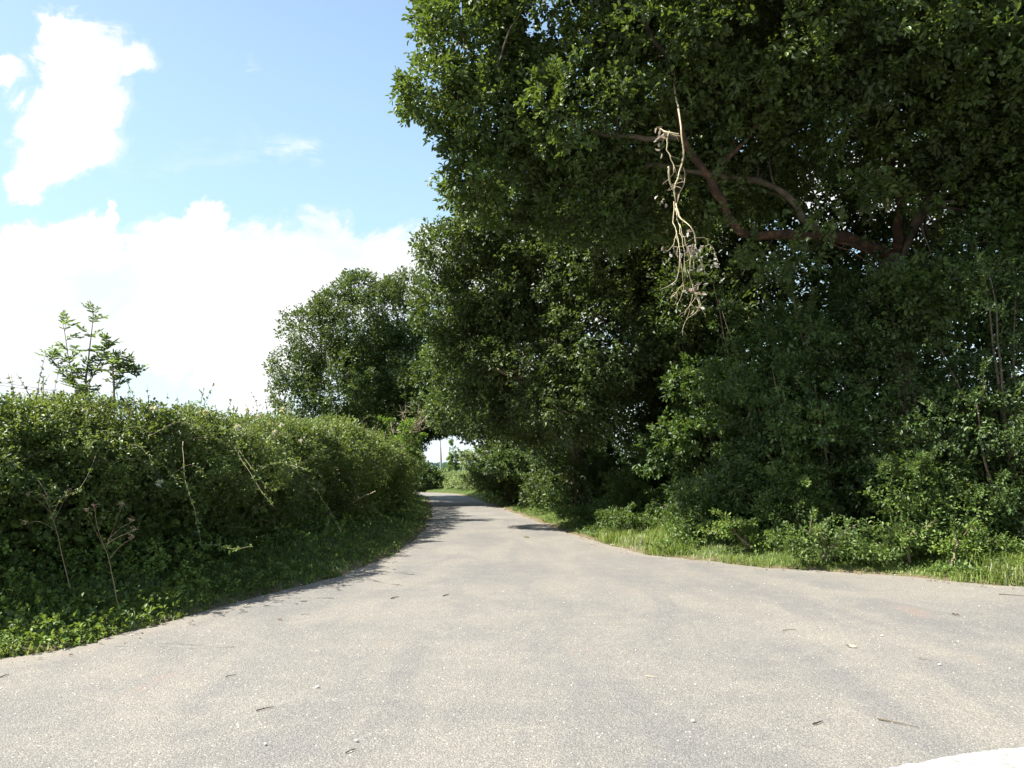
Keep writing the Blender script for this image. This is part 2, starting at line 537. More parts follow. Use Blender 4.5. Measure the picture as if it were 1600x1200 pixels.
# ------------------------------------------------------------------ road, ground
left_px = [(0, 1030), (200, 988), (400, 935), (480, 913), (560, 890), (620, 862), (655, 836), (672, 812), (676, 795), (670, 781)]
right_px = [(1600, 917), (1450, 904), (1300, 893), (1180, 885), (1060, 873), (1000, 864), (950, 852), (900, 836), (850, 818), (800, 800), (768, 788), (742, 780)]
Lp = [gp(*p)[:2] for p in left_px]
Rp = [gp(*p)[:2] for p in right_px]
left = [(-60, 1.0), (-22, 2.0), (-12, 3.3), (-7.4, 4.9)] + [tuple(p) for p in Lp] + [(-6.3, 54), (-9, 59.5), (-16, 66), (-34, 74)]
right = [(60, 6), (24, 8.0), (13, 9.4)] + [tuple(p) for p in Rp] + [(-4.2, 57.5), (-7.2, 63), (-12, 68), (-20, 73), (-36, 81)]


def s2(pts, n):
    p = np.array([[a, b, 0] for a, b in pts], float)
    return spline(p, n)[:, :2]


LE, RE = s2(left, 320), s2(right, 320)
LE += (vnoise(np.c_[LE, LE[:, :1] * 0], 1.6) - .5)[:, None] * .22 + (vnoise(np.c_[LE, LE[:, :1] * 0], 5.1) - .5)[:, None] * .1
RE += (vnoise(np.c_[RE, RE[:, :1] * 0 + 9], 1.6) - .5)[:, None] * .24 + (vnoise(np.c_[RE, RE[:, :1] * 0], 5.1) - .5)[:, None] * .1
poly = np.vstack([LE, RE[::-1], [[60, -30], [-60, -30]]])


def signed(Pxy):
    """distance from the road edge: positive off the road, negative on it"""
    out = np.empty(len(Pxy))
    E0 = poly; E1 = np.roll(poly, -1, 0); dE = E1 - E0
    L2 = np.maximum((dE ** 2).sum(1), 1e-9)
    for s in range(0, len(Pxy), 6000):
        p = Pxy[s:s + 6000]
        w_ = p[:, None, :] - E0[None]
        t_ = np.clip((w_ * dE).sum(-1) / L2, 0, 1)
        d = np.sqrt(((w_ - dE * t_[..., None]) ** 2).sum(-1)).min(1)
        cond = (E0[None, :, 1] > p[:, None, 1]) != (E1[None, :, 1] > p[:, None, 1])
        with np.errstate(divide='ignore', invalid='ignore'):
            xi = E0[None, :, 0] + (p[:, None, 1] - E0[None, :, 1]) * dE[None, :, 0] / np.where(dE[None, :, 1] == 0, 1e-9, dE[None, :, 1])
        ins = (cond & (p[:, None, 0] < xi)).sum(1) % 2 == 1
        out[s:s + 6000] = np.where(ins, -d, d)
    return out


def H(Pxy, s=None):
    if s is None: s = signed(Pxy)
    t_ = np.clip(s / 2.2, 0, 1)
    t2 = np.clip((s + .05) / .25, 0, 1)
    h = -.05 + .062 * t2 + .40 * t_ * t_ * (3 - 2 * t_)
    P3 = np.c_[Pxy, np.zeros(len(Pxy))]
    return h + np.clip(s, 0, 1) * .10 * (vnoise(P3, 1.7) - .5) + np.clip(s, 0, 1) * .04 * (vnoise(P3, 6) - .5)


def axis(lo, hi, fine_lo, fine_hi, st, g=1.18):
    a = list(np.arange(fine_lo, fine_hi, st))
    s = st
    while a[-1] < hi: s *= g; a.append(a[-1] + s)
    s = st
    while a[0] > lo: s *= g; a.insert(0, a[0] - s)
    return np.array(a)


xs = axis(-2500, 2500, -12, 14, .14); ys = axis(-400, 3500, 3, 66, .17)
GX, GY = np.meshgrid(xs, ys)
GP = np.c_[GX.ravel(), GY.ravel()]
GS = signed(GP)
mb = MB()
ny, nx = GX.shape
i = (np.arange(ny - 1)[:, None] * nx + np.arange(nx - 1)[None]).ravel()
mb.add(np.c_[GP, H(GP, GS)], np.stack([i, i + 1, i + nx + 1, i + nx], -1), attr=np.clip(GS, -1, 5))
tag(mb.build('ground', M_GROUND), kind='structure')

# road surface: one sheet triangulated inside its two edges
from mathutils.geometry import delaunay_2d_cdt
gx_, gy_ = np.meshgrid(np.arange(-14, 16, .45), np.arange(-2, 66, .45))
ip = np.c_[gx_.ravel(), gy_.ravel()] + rng.uniform(-.08, .08, (gx_.size, 2))
isd = signed(ip)
ip = ip[isd < -.12]
allv = np.vstack([poly, ip])
res = delaunay_2d_cdt([Vector((float(a), float(b))) for a, b in allv], [(q, (q + 1) % len(poly)) for q in range(len(poly))], [list(range(len(poly)))], 1, 1e-5)
rv = np.array([tuple(v) for v in res[0]])
ed = np.clip(-signed(rv), 0, 3)
mb = MB()
mb.add(np.c_[rv, .004 + np.clip(ed, 0, .3) * .02], None, np.array([f for f in res[2] if len(f) == 3]), attr=ed)
tag(mb.build('road', M_ROAD), kind='structure')

# give-way line painted at the mouth of the junction
mb = MB()
e0 = [gp(1340, 1219)[:2], gp(1400, 1203)[:2], gp(1450, 1193)[:2], gp(1510, 1182)[:2], gp(1560, 1175)[:2], gp(1605, 1171)[:2], gp(1700, 1160)[:2], gp(1800, 1150)[:2]]
top = s2([tuple(p) for p in e0], 40); top += rng.normal(size=top.shape) * .007
bot = top + np.array([.02, -.42]); bot[:, 1] += rng.normal(size=40) * .004
V = np.vstack([np.c_[top, np.full(40, .0155)], np.c_[bot, np.full(40, .0155)]])
i = np.arange(39)
mb.add(V, np.stack([i, i + 40, i + 41, i + 1], -1))
tag(mb.build('road_marking', M_PAINT), 'worn white painted line at the mouth of the junction, lower right corner', 'road marking', kind='structure')

# ------------------------------------------------------------------ hill with woodland
hx = np.linspace(-420, 260, 60); hy = np.linspace(380, 760, 24)
HX, HY = np.meshgrid(hx, hy)
hz = 7.5 * np.sin(np.clip((HY - 380) / 190, 0, 1) * math.pi / 2) * (.72 + .28 * np.sin(HX / 90 + 2.2)) * np.clip((260 - HX) / 200, 0, 1) + .3
HP = np.c_[HX.ravel(), HY.ravel(), hz.ravel()]
mb = MB()
i = (np.arange(23)[:, None] * 60 + np.arange(59)[None]).ravel()
mb.add(HP, np.stack([i, i + 1, i + 61, i + 60], -1), attr=2.0)
tag(mb.build('hill', M_FARWOOD), kind='structure')
mb = MB()
n = 26000
p = np.c_[rng.uniform(-160, 60, n), rng.uniform(385, 640, n)]
z = 7.5 * np.sin(np.clip((p[:, 1] - 380) / 190, 0, 1) * math.pi / 2) * (.72 + .28 * np.sin(p[:, 0] / 90 + 2.2)) * np.clip((260 - p[:, 0]) / 200, 0, 1)
P = np.c_[p, z + rng.random(n) * 1.8 * (.3 + vnoise(np.c_[p, z], .12))]
leaves(mb, P, rng.normal(size=(n, 3)), nz(rng.normal(size=(n, 3)) * .4 + [0, 0, .8]), 1.6, .8)
tag(mb.build('far_woodland', M_FARWOOD), 'woodland covering the distant hill, tinted blue-green for haze', 'woodland', kind='stuff')


# ------------------------------------------------------------------ trees
def make_tree(name, label, base, trunk_top, r0, limb_defs, blobs, n_twigs, k, L, mat, bark, cat='tree', gap=.42, shell=5, gs=.9,
              seed=1.0, upb=.55, tw=.24, group=None, W=.55, twig_r=.012):
    base = np.array(base, float)
    root = empty(name, base)
    tag(root, label, cat, group)
    mb = MB()
    tp = wobble(spline([base - [0, 0, .15], base * .6 + np.array(trunk_top) * .4 + [.12, 0, 0], trunk_top], 14), .06)
    rr = np.linspace(1, .62, 14); rr[0] = 1.45; rr[1] = 1.15
    tube(mb, tp, r0 * rr, 14, rough=.22)
    mb.build('trunk', bark, root, origin=base)
    P, d = blob_points(blobs, n_twigs, shell, gap, gs, seed)
    P = P[P[:, 2] > .1] if True else P
    d = d[:len(P)]
    # leafy spurs along the limbs
    for ld in limb_defs:
        lp = spline(ld[0], 60)[10:]
        off = rng.normal(size=lp.shape) * .26
        P = np.vstack([P, lp + off]); d = np.vstack([d, nz(off + [0, 0, .2])])
    tips = []
    for ld in limb_defs:
        pts, ra, rb, lm = ld
        m2 = MB()
        lp = wobble(spline(pts, 22), .07, 1.9)
        tube(m2, wobble(lp, .05, 4.5), np.linspace(ra, rb, 22) * .62, 10, rough=.5)
        near = np.linalg.norm(P[:, None, :] - lp[None, 5::3], axis=2)
        tips.append((m2, lp, lm))
    use = [q for q, t_ in enumerate(tips) if t_[2] is not M_DEAD]
    allp = np.concatenate([tips[q][1][4:] for q in use]) if tips else tp
    own = np.concatenate([np.full(len(tips[q][1][4:]), q) for q in use]) if tips else None
    if tips:
        pick = rng.choice(len(P), min(len(P), 46 * len(tips)), replace=False)
        for q in pick:
            dd = np.linalg.norm(allp - P[q], axis=1)
            j = int(dd.argmin())
            if dd[j] > 4.5 or dd[j] < .3: continue
            a = allp[j]
            mid = (a + P[q]) / 2 + rng.normal(size=3) * .14 * dd[j] + [0, 0, .08 * dd[j]]
            sp = wobble(spline([a, mid, P[q]], 9), .05, 3)
            tube(tips[own[j]][0], sp, np.linspace(.012 + .011 * dd[j], .005, 9), 5, cap=False)
        for m2, lp, lm in tips:
            m2.build('limb', lm or bark, root, origin=base)
    cm = MB()
    sprays(cm, P, d, k, L, tw=tw, upb=upb, W=W)
    cm.build('crown', mat, root, origin=base)
    return root


def B(px, py, D, rx, ry, rz):
    return (at(px, py, D), np.array([rx, ry, rz], float))


# big oak leaning over the junction
oak_blobs = [B(*b) for b in [
    (1215, 405, 13.1, .8, .6, .3), (1300, 350, 12.9, .5, .5, .22), (1440, 455, 13.0, 1.1, .8, .6), (1340, 300, 13.0, .7, .6, .35), (1540, 370, 13.0, .9, .9, .6), (1470, 300, 12.9, .6, .6, .4),
    (735, -60, 14.5, 1.4, 1.5, 1.3), (738, 62, 14, 1.35, 1.4, 1.15), (692, 150, 13.7, 1.0, 1.0, .55), (765, 190, 14, 1.25, 1.3, .95), (775, 275, 14.5, 1.25, 1.4, .95),
    (880, 20, 13.8, 1.8, 1.8, 1.8), (900, 190, 13.6, 1.5, 1.6, 1.2), (1040, 70, 13.2, 1.8, 1.8, 1.5), (1210, 50, 12.6, 1.9, 1.9, 1.5), (1390, 50, 12.3, 1.9, 2, 1.5),
    (1570, 70, 12, 1.9, 2, 1.6), (1150, 190, 13.8, 1.3, 1.4, .75), (1290, 205, 13.4, 1.2, 1.4, .7), (1460, 215, 13.2, 1.3, 1.4, .8), (1590, 285, 12.8, 1.2, 1.3, .9),
    (930, 320, 14.5, 1.5, 1.4, 1.0), (1040, 300, 15, 1.3, 1.3, 1.0), (1180, 295, 15.5, 1.2, 1.2, .6), (1700, 100, 12, 2, 2, 2.2), (1740, 330, 12.3, 1.4, 1.6, 1.6),
    (1010, -150, 14, 2.4, 2.2, 1.8), (1260, -170, 13.4, 2.6, 2.4, 1.9), (1520, -170, 13, 2.6, 2.4, 1.9), (850, -190, 14.6, 1.8, 1.8, 1.4),
    (1400, -40, 16, 2.6, 2.0, 2.0), (1150, 20, 16.5, 2.4, 2.0, 2.0), (1620, 60, 15.5, 2.2, 2.0, 2.0)]]
ob = at(1405, 690, 14.2); ob[2] = .35
ot = at(1395, 400, 14.2)
A_ = lambda *l: [at(*q) for q in l]
oak_limbs = [
    (A_((1395, 405, 14.2), (1290, 368, 13.9), (1172, 365, 13.5), (1110, 290, 13.2), (1070, 215, 13.0), (1045, 90, 13.0)), .19, .06, M_REDBARK),
    (A_((1400, 400, 14.2), (1408, 300, 13.8), (1376, 215, 13.6), (1340, 130, 13.4), (1240, 40, 13.2), (1190, -20, 13)), .17, .05, M_REDBARK),
    (A_((1405, 400, 14.2), (1480, 270, 13.8), (1560, 210, 13.2), (1660, 140, 12.8)), .17, .06, None),
    (A_((1290, 368, 13.9), (1200, 290, 14.0), (1060, 262, 13.9), (935, 278, 13.8), (850, 300, 14.2)), .12, .03, None),
    (A_((1070, 215, 13.05), (960, 215, 13.2), (880, 178, 13.2), (790, 150, 13.4), (720, 120, 13.7)), .075, .02, None),
    (A_((1340, 130, 13.4), (1430, 20, 13.4), (1500, -90, 13.2)), .12, .05, None),
    (A_((1385, 330, 13.6), (1366, 215, 13.2), (1372, 185, 13.1)), .04, .02, M_DEAD),
    (A_((1110, 290, 13.2), (1185, 190, 13.1), (1235, 150, 13.0), (1290, 60, 12.8)), .07, .03, M_REDBARK),
    (A_((1045, 90, 13.0), (960, -10, 13.4), (850, -60, 14), (760, -40, 14.3)), .07, .03, None)]
make_tree('oak_tree', 'large foreground oak leaning over the road, reddish bare limbs under its crown', ob, ot, .36, oak_limbs, oak_blobs, 30000, 12, .116, M_OAK, M_BARK,
          gap=.475, shell=3.4, gs=1.45, seed=2.0, tw=.26)

# oak standing behind the big one, closing the view between its limbs
back_blobs = [B(*b) for b in [
    (1600, 460, 18, 1.9, 1.2, 1.4), (1500, 480, 18, 1.5, 1.2, 1.2), (1660, 380, 17.5, 1.5, 1.2, 1.6), (1130, 480, 18.5, 1.5, 1.2, 1.2),
    (1270, 300, 18, 1.8, 1.2, .8), (1400, 320, 18, 1.5, 1.2, .8), (1560, 320, 18, 1.6, 1.2, .9), (1140, 330, 18, 1.4, 1.2, .8),
    (1060, 60, 20, 2.6, 2.2, 2.6), (1240, 60, 20, 2.8, 2.2, 2.4), (1420, 40, 20, 2.8, 2.2, 2.4), (1600, 80, 20, 2.8, 2.2, 2.6), (1040, 250, 20, 2.4, 2.2, 2.0), (1180, 230, 19.5, 2.0, 2.0, 1.5),
    (1370, 220, 20, 2.2, 2.0, 1.5), (1560, 220, 20, 2.4, 2.0, 1.5), (1080, 400, 19.5, 2.2, 2.0, 1.8), (1220, 430, 19.5, 2.2, 2.0, 1.5), (1380, 420, 19.5, 2.2, 2.0, 1.5), (1540, 410, 19.5, 2.3, 2.0, 1.4), (1680, 350, 19.5, 2.2, 2, 2.2),
    (1740, 150, 20, 2.4, 2.2, 3)]]
bb = at(1330, 740, 20); bb[2] = .4
make_tree('oak_tree', 'deep-shaded oak standing behind the big foreground oak', bb, at(1325, 450, 20), .3,
          [([at(1325, 450, 20), at(1240, 330, 20), at(1150, 200, 20)], .15, .05, None), ([at(1325, 450, 20), at(1400, 300, 20), at(1520, 160, 20)], .15, .05, None)],
          back_blobs, 17500, 9, .15, M_OAK2, M_BARK, gap=.36, shell=2.4, seed=31.0, tw=.34)

# second oak further up the lane
oak2_blobs = [B(*b) for b in [
    (935, 520, 25, 2.6, 1.5, 2.2), (1000, 560, 24, 2.0, 1.5, 2.0),
    (760, 430, 23.5, 1.6, 1.2, 1.6), (860, 460, 23.5, 2.2, 1.4, 2.0), (960, 440, 23, 2.2, 1.4, 2.0), (740, 520, 24, 1.5, 1.2, 1.4), (1010, 300, 23, 2.0, 1.4, 1.6),
    (712, 395, 20, 1.25, 1.3, .75), (790, 350, 20, 1.6, 1.5, 1.3), (700, 480, 20.5, 1.1, 1.2, 1.0), (740, 560, 21, 1.5, 1.5, 1.2), (735, 635, 22, 1.4, 1.5, .9),
    (840, 440, 20, 1.7, 1.6, 1.5), (830, 560, 20.5, 1.6, 1.6, 1.5), (920, 400, 19, 1.6, 1.6, 1.4), (950, 520, 19, 1.6, 1.6, 1.5), (830, 650, 22.5, 1.5, 1.5, .9), (770, 450, 20.5, 1.4, 1.4, 1.4),
    (900, 620, 20, 1.5, 1.5, 1.3), (850, 280, 21, 2.2, 2, 2), (1000, 380, 20, 2.2, 2, 2), (1060, 480, 18.5, 1.6, 1.5, 1.3)]]
b2 = at(905, 760, 27); b2[2] = .38
make_tree('oak_tree', 'second oak along the lane, hiding behind the large foreground oak', b2, at(890, 600, 24), .3,
          [([at(890, 600, 24), at(840, 520, 21), at(770, 450, 20.5), at(710, 400, 20)], .16, .04, None),
           ([at(890, 600, 24), at(810, 590, 21), at(740, 570, 21), at(690, 550, 21)], .12, .03, M_PALE),
           ([at(890, 610, 24), at(900, 480, 20), at(930, 380, 19.5), at(900, 260, 20)], .16, .05, None)],
          oak2_blobs, 20500, 10, .115, M_OAK2, M_BARK, gap=.44, gs=1.1, shell=4, seed=5.0, tw=.3)

# third tree: arches over the lane from its right side
tun_blobs = [B(*b) for b in [
    (700, 640, 36, 1.7, 2.2, 1.0), (670, 600, 37, 1.5, 2.2, 1.5), (760, 600, 36, 2.2, 2.4, 1.9), (760, 665, 35, 1.7, 2.0, 1.0), (720, 560, 38, 2.2, 2.4, 1.8), (820, 640, 34, 2.0, 2.2, 2.0), (650, 668, 39, .9, 1.5, .7),
    (800, 700, 34, 1.4, 2.2, 1.5), (800, 560, 36, 2.2, 2.2, 2.0), (700, 660, 40, 1.6, 2.0, .75), (672, 655, 43, 2.0, 2.4, 1.2), (740, 640, 45, 2.5, 2.5, 1.8)]]
b3 = at(792, 780, 37); b3[2] = .38
make_tree('oak_tree', 'dark tree on the right of the lane whose crown arches over it as a tunnel', b3, at(785, 680, 37), .34,
          [([at(785, 690, 37), at(765, 640, 37), at(720, 600, 37), at(675, 590, 37)], .2, .05, None),
           ([at(785, 690, 37), at(800, 620, 36), at(790, 560, 36)], .2, .06, None)],
          tun_blobs, 7000, 9, .15, M_OAK2, M_BARK, gap=.40, shell=3.2, seed=8.0, tw=.34)

# fourth tree: left of the lane beyond the hedge
lt_blobs = [B(*b) for b in [
    (618, 655, 42, 1.9, 2.2, 1.6), (606, 640, 46, 2.1, 2.4, 1.8), (600, 645, 51, 2.2, 2.6, 1.8), (632, 640, 52, 2.0, 2.4, 1.6),  # hidden rear crown lobes, added to shade the lane
    (560, 500, 38, 2.6, 2.4, 2.3), (500, 530, 38, 2.0, 2.2, 2.0), (462, 575, 38, 1.35, 1.8, 1.3), (470, 620, 38, 1.6, 1.8, 1.4), (540, 600, 37.5, 2.6, 2.2, 2.4), (620, 500, 38.5, 1.9, 2.2, 2.0), (630, 580, 38.5, 2.2, 2.2, 2.4),
    (570, 450, 38.5, 1.3, 1.5, .9), (600, 660, 38, 2.4, 2.0, 1.6), (655, 650, 39, 1.3, 2.0, 1.3), (640, 450, 39, 1.4, 1.6, 1.0), (520, 478, 38, 1.1, 1.2, .8), (640, 690, 40, .9, 1.5, 1.0), (600, 560, 44, 2.6, 2.6, 2.4), (645, 600, 46, 2.4, 2.5, 2.2), (650, 635, 49, 2.2, 2.5, 1.6), (590, 600, 48, 2.6, 2.5, 2.2), (560, 650, 46, 2.4, 2.5, 2)]]  # last five lobes also added behind to deepen the lane's shadow
b4 = at(575, 800, 39); b4[2] = .4
make_tree('oak_tree', 'round crowned tree left of the lane, rising behind the hedge', b4, at(575, 640, 39), .36,
          [([at(575, 660, 39), at(540, 580, 38.5), at(500, 520, 38.5)], .2, .05, None),
           ([at(575, 660, 39), at(590, 550, 38.5), at(575, 460, 38.5)], .2, .05, None),
           ([at(575, 660, 39), at(630, 600, 39), at(650, 520, 39)], .17, .05, None)],
          lt_blobs, 16000, 9, .15, M_OAK2, M_BARK, gap=.43, shell=4.5, seed=13.0, tw=.42)


# ------------------------------------------------------------------ shrubs of the right-hand side
def shrub(label, px, D, base_z, h, wd, dp, n, k, L, mat, name='shrub', cat='shrub', W=.55, gap=.40, seed=1., group='shrubs and saplings along the right verge', upb=.55, lean=0.0):
    b = at(px, 740, D); b[2] = base_z
    root = empty(name, b)
    tag(root, label, cat, group)
    sm = MB()
    lr = np.random.default_rng(int(seed * 10))
    bl = []
    nb = max(4, int(h * 2.2))
    for q in range(nb):
        t_ = (q + .5) / nb
        wz = math.sin(math.pi * min(1, t_ * .75 + .25)) ** .6
        bl.append((b + [lr.uniform(-.48, .48) * wd + lean * t_, lr.uniform(-.4, .2) * dp, h * (t_ * .88 + .04)],
                   np.array([wd * (.42 + .22 * lr.random()) * wz, dp * .5 * wz, h / nb * 1.15])))
    for c_, r_ in bl:
        p0 = b + [lr.normal() * .15, lr.normal() * .12, -.1]
        tube(sm, wobble(spline([p0, (p0 + c_) / 2 + [lr.normal() * .12, 0, .1], c_ + [0, 0, r_[2] * .6]], 10), .05, 2), np.linspace(.035, .009, 10), 6)
    P, d = blob_points(bl, n, 3.2, gap, 1.3, seed, rag=.75)
    # leafy shoots arching out of the mass
    ns = int(6 + wd * min(8, 2 + h * 2)); SP = []; SD = []
    for q in range(ns):
        c_, r_ = bl[lr.integers(0, len(bl))]
        dr = nz(lr.normal(size=3) * [1, 1, .5] + [0, -.5, .45]); st_ = c_ + dr * r_ * .6
        ln_ = lr.uniform(.35, .95) * min(1.0, .25 + h / 3.2)
        sp = spline([st_, st_ + dr * ln_ * .6 + [0, 0, .06], st_ + dr * ln_ * 1.1 - [0, 0, .2 * ln_]], 10)
        tube(sm, sp, np.linspace(.008, .003, 10), 4, cap=False)
        kk = int(6 + ln_ * 12); j_ = (lr.random(kk) * 9.9).astype(int)
        SP.append(sp[j_]); SD.append(np.repeat(dr[None], kk, 0))
    P = np.vstack([P] + SP); d = np.vstack([d] + SD)
    P = P[:]; ok = P[:, 2] > b[2] - .1
    fm = MB()
    sprays(fm, P[ok], d[ok], k, L, tw=.2, upb=upb, W=W)
    fm.build('foliage', mat, root, origin=b)
    sm.build('stem', M_TWIG, root, origin=b)
    return root


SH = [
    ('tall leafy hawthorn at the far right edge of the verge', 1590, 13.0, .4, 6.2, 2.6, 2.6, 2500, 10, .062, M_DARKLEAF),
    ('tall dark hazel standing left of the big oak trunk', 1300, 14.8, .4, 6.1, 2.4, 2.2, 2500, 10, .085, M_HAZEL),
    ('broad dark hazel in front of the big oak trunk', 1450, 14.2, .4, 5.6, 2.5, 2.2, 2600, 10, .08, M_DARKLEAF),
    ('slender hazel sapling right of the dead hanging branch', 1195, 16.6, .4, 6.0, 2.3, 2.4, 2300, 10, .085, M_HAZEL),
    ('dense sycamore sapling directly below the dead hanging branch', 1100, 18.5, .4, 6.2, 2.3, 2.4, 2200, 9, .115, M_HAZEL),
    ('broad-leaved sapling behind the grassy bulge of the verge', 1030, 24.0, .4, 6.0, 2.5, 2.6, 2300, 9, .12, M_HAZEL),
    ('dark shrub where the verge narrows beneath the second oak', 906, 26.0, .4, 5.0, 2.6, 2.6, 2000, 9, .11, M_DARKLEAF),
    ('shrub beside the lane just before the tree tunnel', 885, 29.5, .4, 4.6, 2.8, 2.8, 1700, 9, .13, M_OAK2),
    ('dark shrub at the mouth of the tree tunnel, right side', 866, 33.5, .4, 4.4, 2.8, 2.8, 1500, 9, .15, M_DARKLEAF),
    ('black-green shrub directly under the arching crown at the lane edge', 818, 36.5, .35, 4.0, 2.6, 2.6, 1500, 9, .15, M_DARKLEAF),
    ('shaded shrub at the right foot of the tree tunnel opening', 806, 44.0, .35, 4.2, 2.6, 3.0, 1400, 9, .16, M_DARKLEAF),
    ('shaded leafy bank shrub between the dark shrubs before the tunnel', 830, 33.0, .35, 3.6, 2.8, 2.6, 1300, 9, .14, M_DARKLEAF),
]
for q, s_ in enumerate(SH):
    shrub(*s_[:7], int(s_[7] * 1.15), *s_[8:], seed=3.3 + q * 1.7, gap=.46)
LOW = [
    ('pale bramble clump with yellowing leaves near the roadside, far right', 1500, 13.0, .35, 1.75, 1.8, 1.2, 900, 9, .07, M_BRAMBLE),
    ('leafy hawthorn bush right of the dark gap in the thicket', 1420, 14.0, .35, 2.67, 1.7, 1.4, 1250, 10, .06, M_HEDGE),
    ('low bramble clump with orange-tinged leaves below the dark gap', 1255, 14.4, .35, 1.61, 1.5, 1.1, 850, 9, .062, M_BRAMBLE),
    ('small dark bush left of the bramble clump, in shade', 1140, 15.8, .35, 1.38, 1.7, 1.3, 800, 9, .07, M_DARKLEAF),
    ('sunlit pale bush with dry stems on the grassy bulge', 985, 22.0, .3, 1.24, 1.4, 1.3, 800, 9, .07, M_BRAMBLE),
    ('small nettle-like clump below the dark shrub up the lane', 890, 29.0, .3, 1.10, 2.0, 1.3, 650, 9, .09, M_BRAMBLE),
    ('mid-green bush below the large oak trunk, right of the dark gap', 1345, 14.8, .35, 2.02, 1.8, 1.4, 1000, 9, .075, M_HAZEL),
    ('leafy understorey bush between the shaded small bush and the orange-tinged bramble', 1195, 15.5, .35, 2.21, 1.8, 1.4, 1000, 9, .08, M_DARKLEAF),
    ('broad-leaved bush at the back of the grass bulge under the dangling branch', 1085, 19.0, .35, 2.12, 2.0, 1.4, 1000, 9, .09, M_HAZEL),
    ('dark low bush directly right of the sunlit bush with dry stems', 1035, 23.0, .35, 1.56, 1.8, 1.4, 800, 9, .085, M_DARKLEAF),
    ('deep green bush between the two brightest bushes at far right', 1570, 13.5, .35, 2.67, 2.0, 1.6, 1300, 9, .065, M_HEDGE),
    ('leafy bush at the right picture edge beside tall dry grass', 1640, 12.8, .35, 2.21, 1.4, 1.3, 900, 9, .062, M_HEDGE),
]
for q, s_ in enumerate(LOW):
    shrub(*s_, seed=23.3 + q * 1.9, gap=.36, group='low bushes at the foot of the right thicket')

SPILL = [
    ('low bright bramble patch creeping onto the verge, directly below the orange-tinged clump', 1290, 12.9, .25, .5, 1.2, .7, 300, 8, .06, M_BRAMBLE),
    ('low leafy patch creeping onto the verge in front of the hawthorn bush', 1400, 12.5, .25, .45, 1.1, .6, 260, 8, .06, M_BRAMBLE),
    ('small leafy patch at the roadside near the right picture edge', 1500, 12.0, .25, .4, .9, .6, 220, 8, .06, M_WEED),
    ('tangled low bramble patch below the small shaded bush', 1175, 14.2, .25, .5, 1.2, .8, 300, 8, .06, M_WEED),
    ('low weedy mound on the near end of the grass bulge', 1085, 15.4, .25, .5, 1.3, 1.0, 360, 8, .06, M_BRAMBLE),
    ('small weedy mound in the middle of the grass bulge', 1000, 18.0, .25, .45, 1.2, 1.0, 320, 8, .065, M_BRAMBLE),
    ('weedy tuft at the far end of the grass bulge', 930, 22.5, .25, .5, 1.4, 1.0, 300, 8, .075, M_BRAMBLE),
]
for q, s_ in enumerate(SPILL):
    shrub(*s_, seed=53.3 + q * 1.9, gap=.36, group='low bramble and weed patches on the right verge', name='bramble_patch', cat='bramble patch')

# a hedgerow closing the thicket behind
hb = np.array([(-.3, 41), (1.8, 34), (4.2, 27), (5.9, 22), (7.2, 18.8), (9.5, 17), (13, 15.8), (18, 15)], float)
cp = spline(np.c_[hb, hb[:, 0] * 0], 60)
n = 12000
ii = rng.integers(0, 60, n)
P = cp[ii] + np.c_[rng.normal(size=n) * .55, rng.normal(size=n) * .55, .3 + rng.random(n) * (4.8 + 1.2 * vnoise(cp[ii], .6))]
root = empty('hedge', cp[30]); tag(root, 'dark hedgerow closing the thicket behind the roadside shrubs on the right', 'hedge')
m_ = MB(); sprays(m_, P, rng.normal(size=P.shape), 8, .15, tw=.35)
m_.build('foliage', M_DARKLEAF, root, origin=cp[30])
m_ = MB()
for q in range(0, 60, 2):
    a = cp[q] + [0, 0, .2]
    tube(m_, wobble(spline([a, a + [.1, .1, 1.5], a + [rng.normal() * .4, rng.normal() * .3, 3.3]], 8), .08, 2), np.linspace(.05, .015, 8), 6)
m_.build('stem', M_TWIG, root, origin=cp[30])

# ------------------------------------------------------------------ left hedge
hp = np.array([(-16, 4.2), (-11.15, 5.25), (-8.15, 6.72), (-5.88, 8.92), (-4.85, 12.0), (-4.72, 16), (-4.62, 20.5), (-4.55, 26), (-4.78, 31), (-5.4, 36), (-6.2, 41)], float)
cp = spline(np.c_[hp, hp[:, 0] * 0], 200)
tg = nz(np.gradient(cp, axis=0)); nr = np.c_[tg[:, 1], -tg[:, 0], tg[:, 0] * 0]     # towards the road
seg = np.linalg.norm(np.gradient(cp, axis=0), axis=1)


def hedge_top(P):
    y = P[:, 1]
    return 2.60 - .10 * np.clip((15 - y) / 6, 0, 1) + .012 * (y - 8) + .58 * (vnoise(P * [1, 1, 0], .6) - .5) + .48 * (vnoise(P * [1, 1, 0], 1.9) - .5)


def hedge_hit(px, py):
    """distance at which the sight line meets the face or top of the left hedge"""
    for D in np.arange(6.5, 34, .08):
        P = at(px, py, D)
        k = int(np.linalg.norm(cp[:, :2] - P[:2], axis=1).argmin())
        if (P - cp[k])[:2] @ nr[k][:2] < .82 and P[2] < hedge_top(cp[k][None])[0] - .05:
            return D
    return 12.0


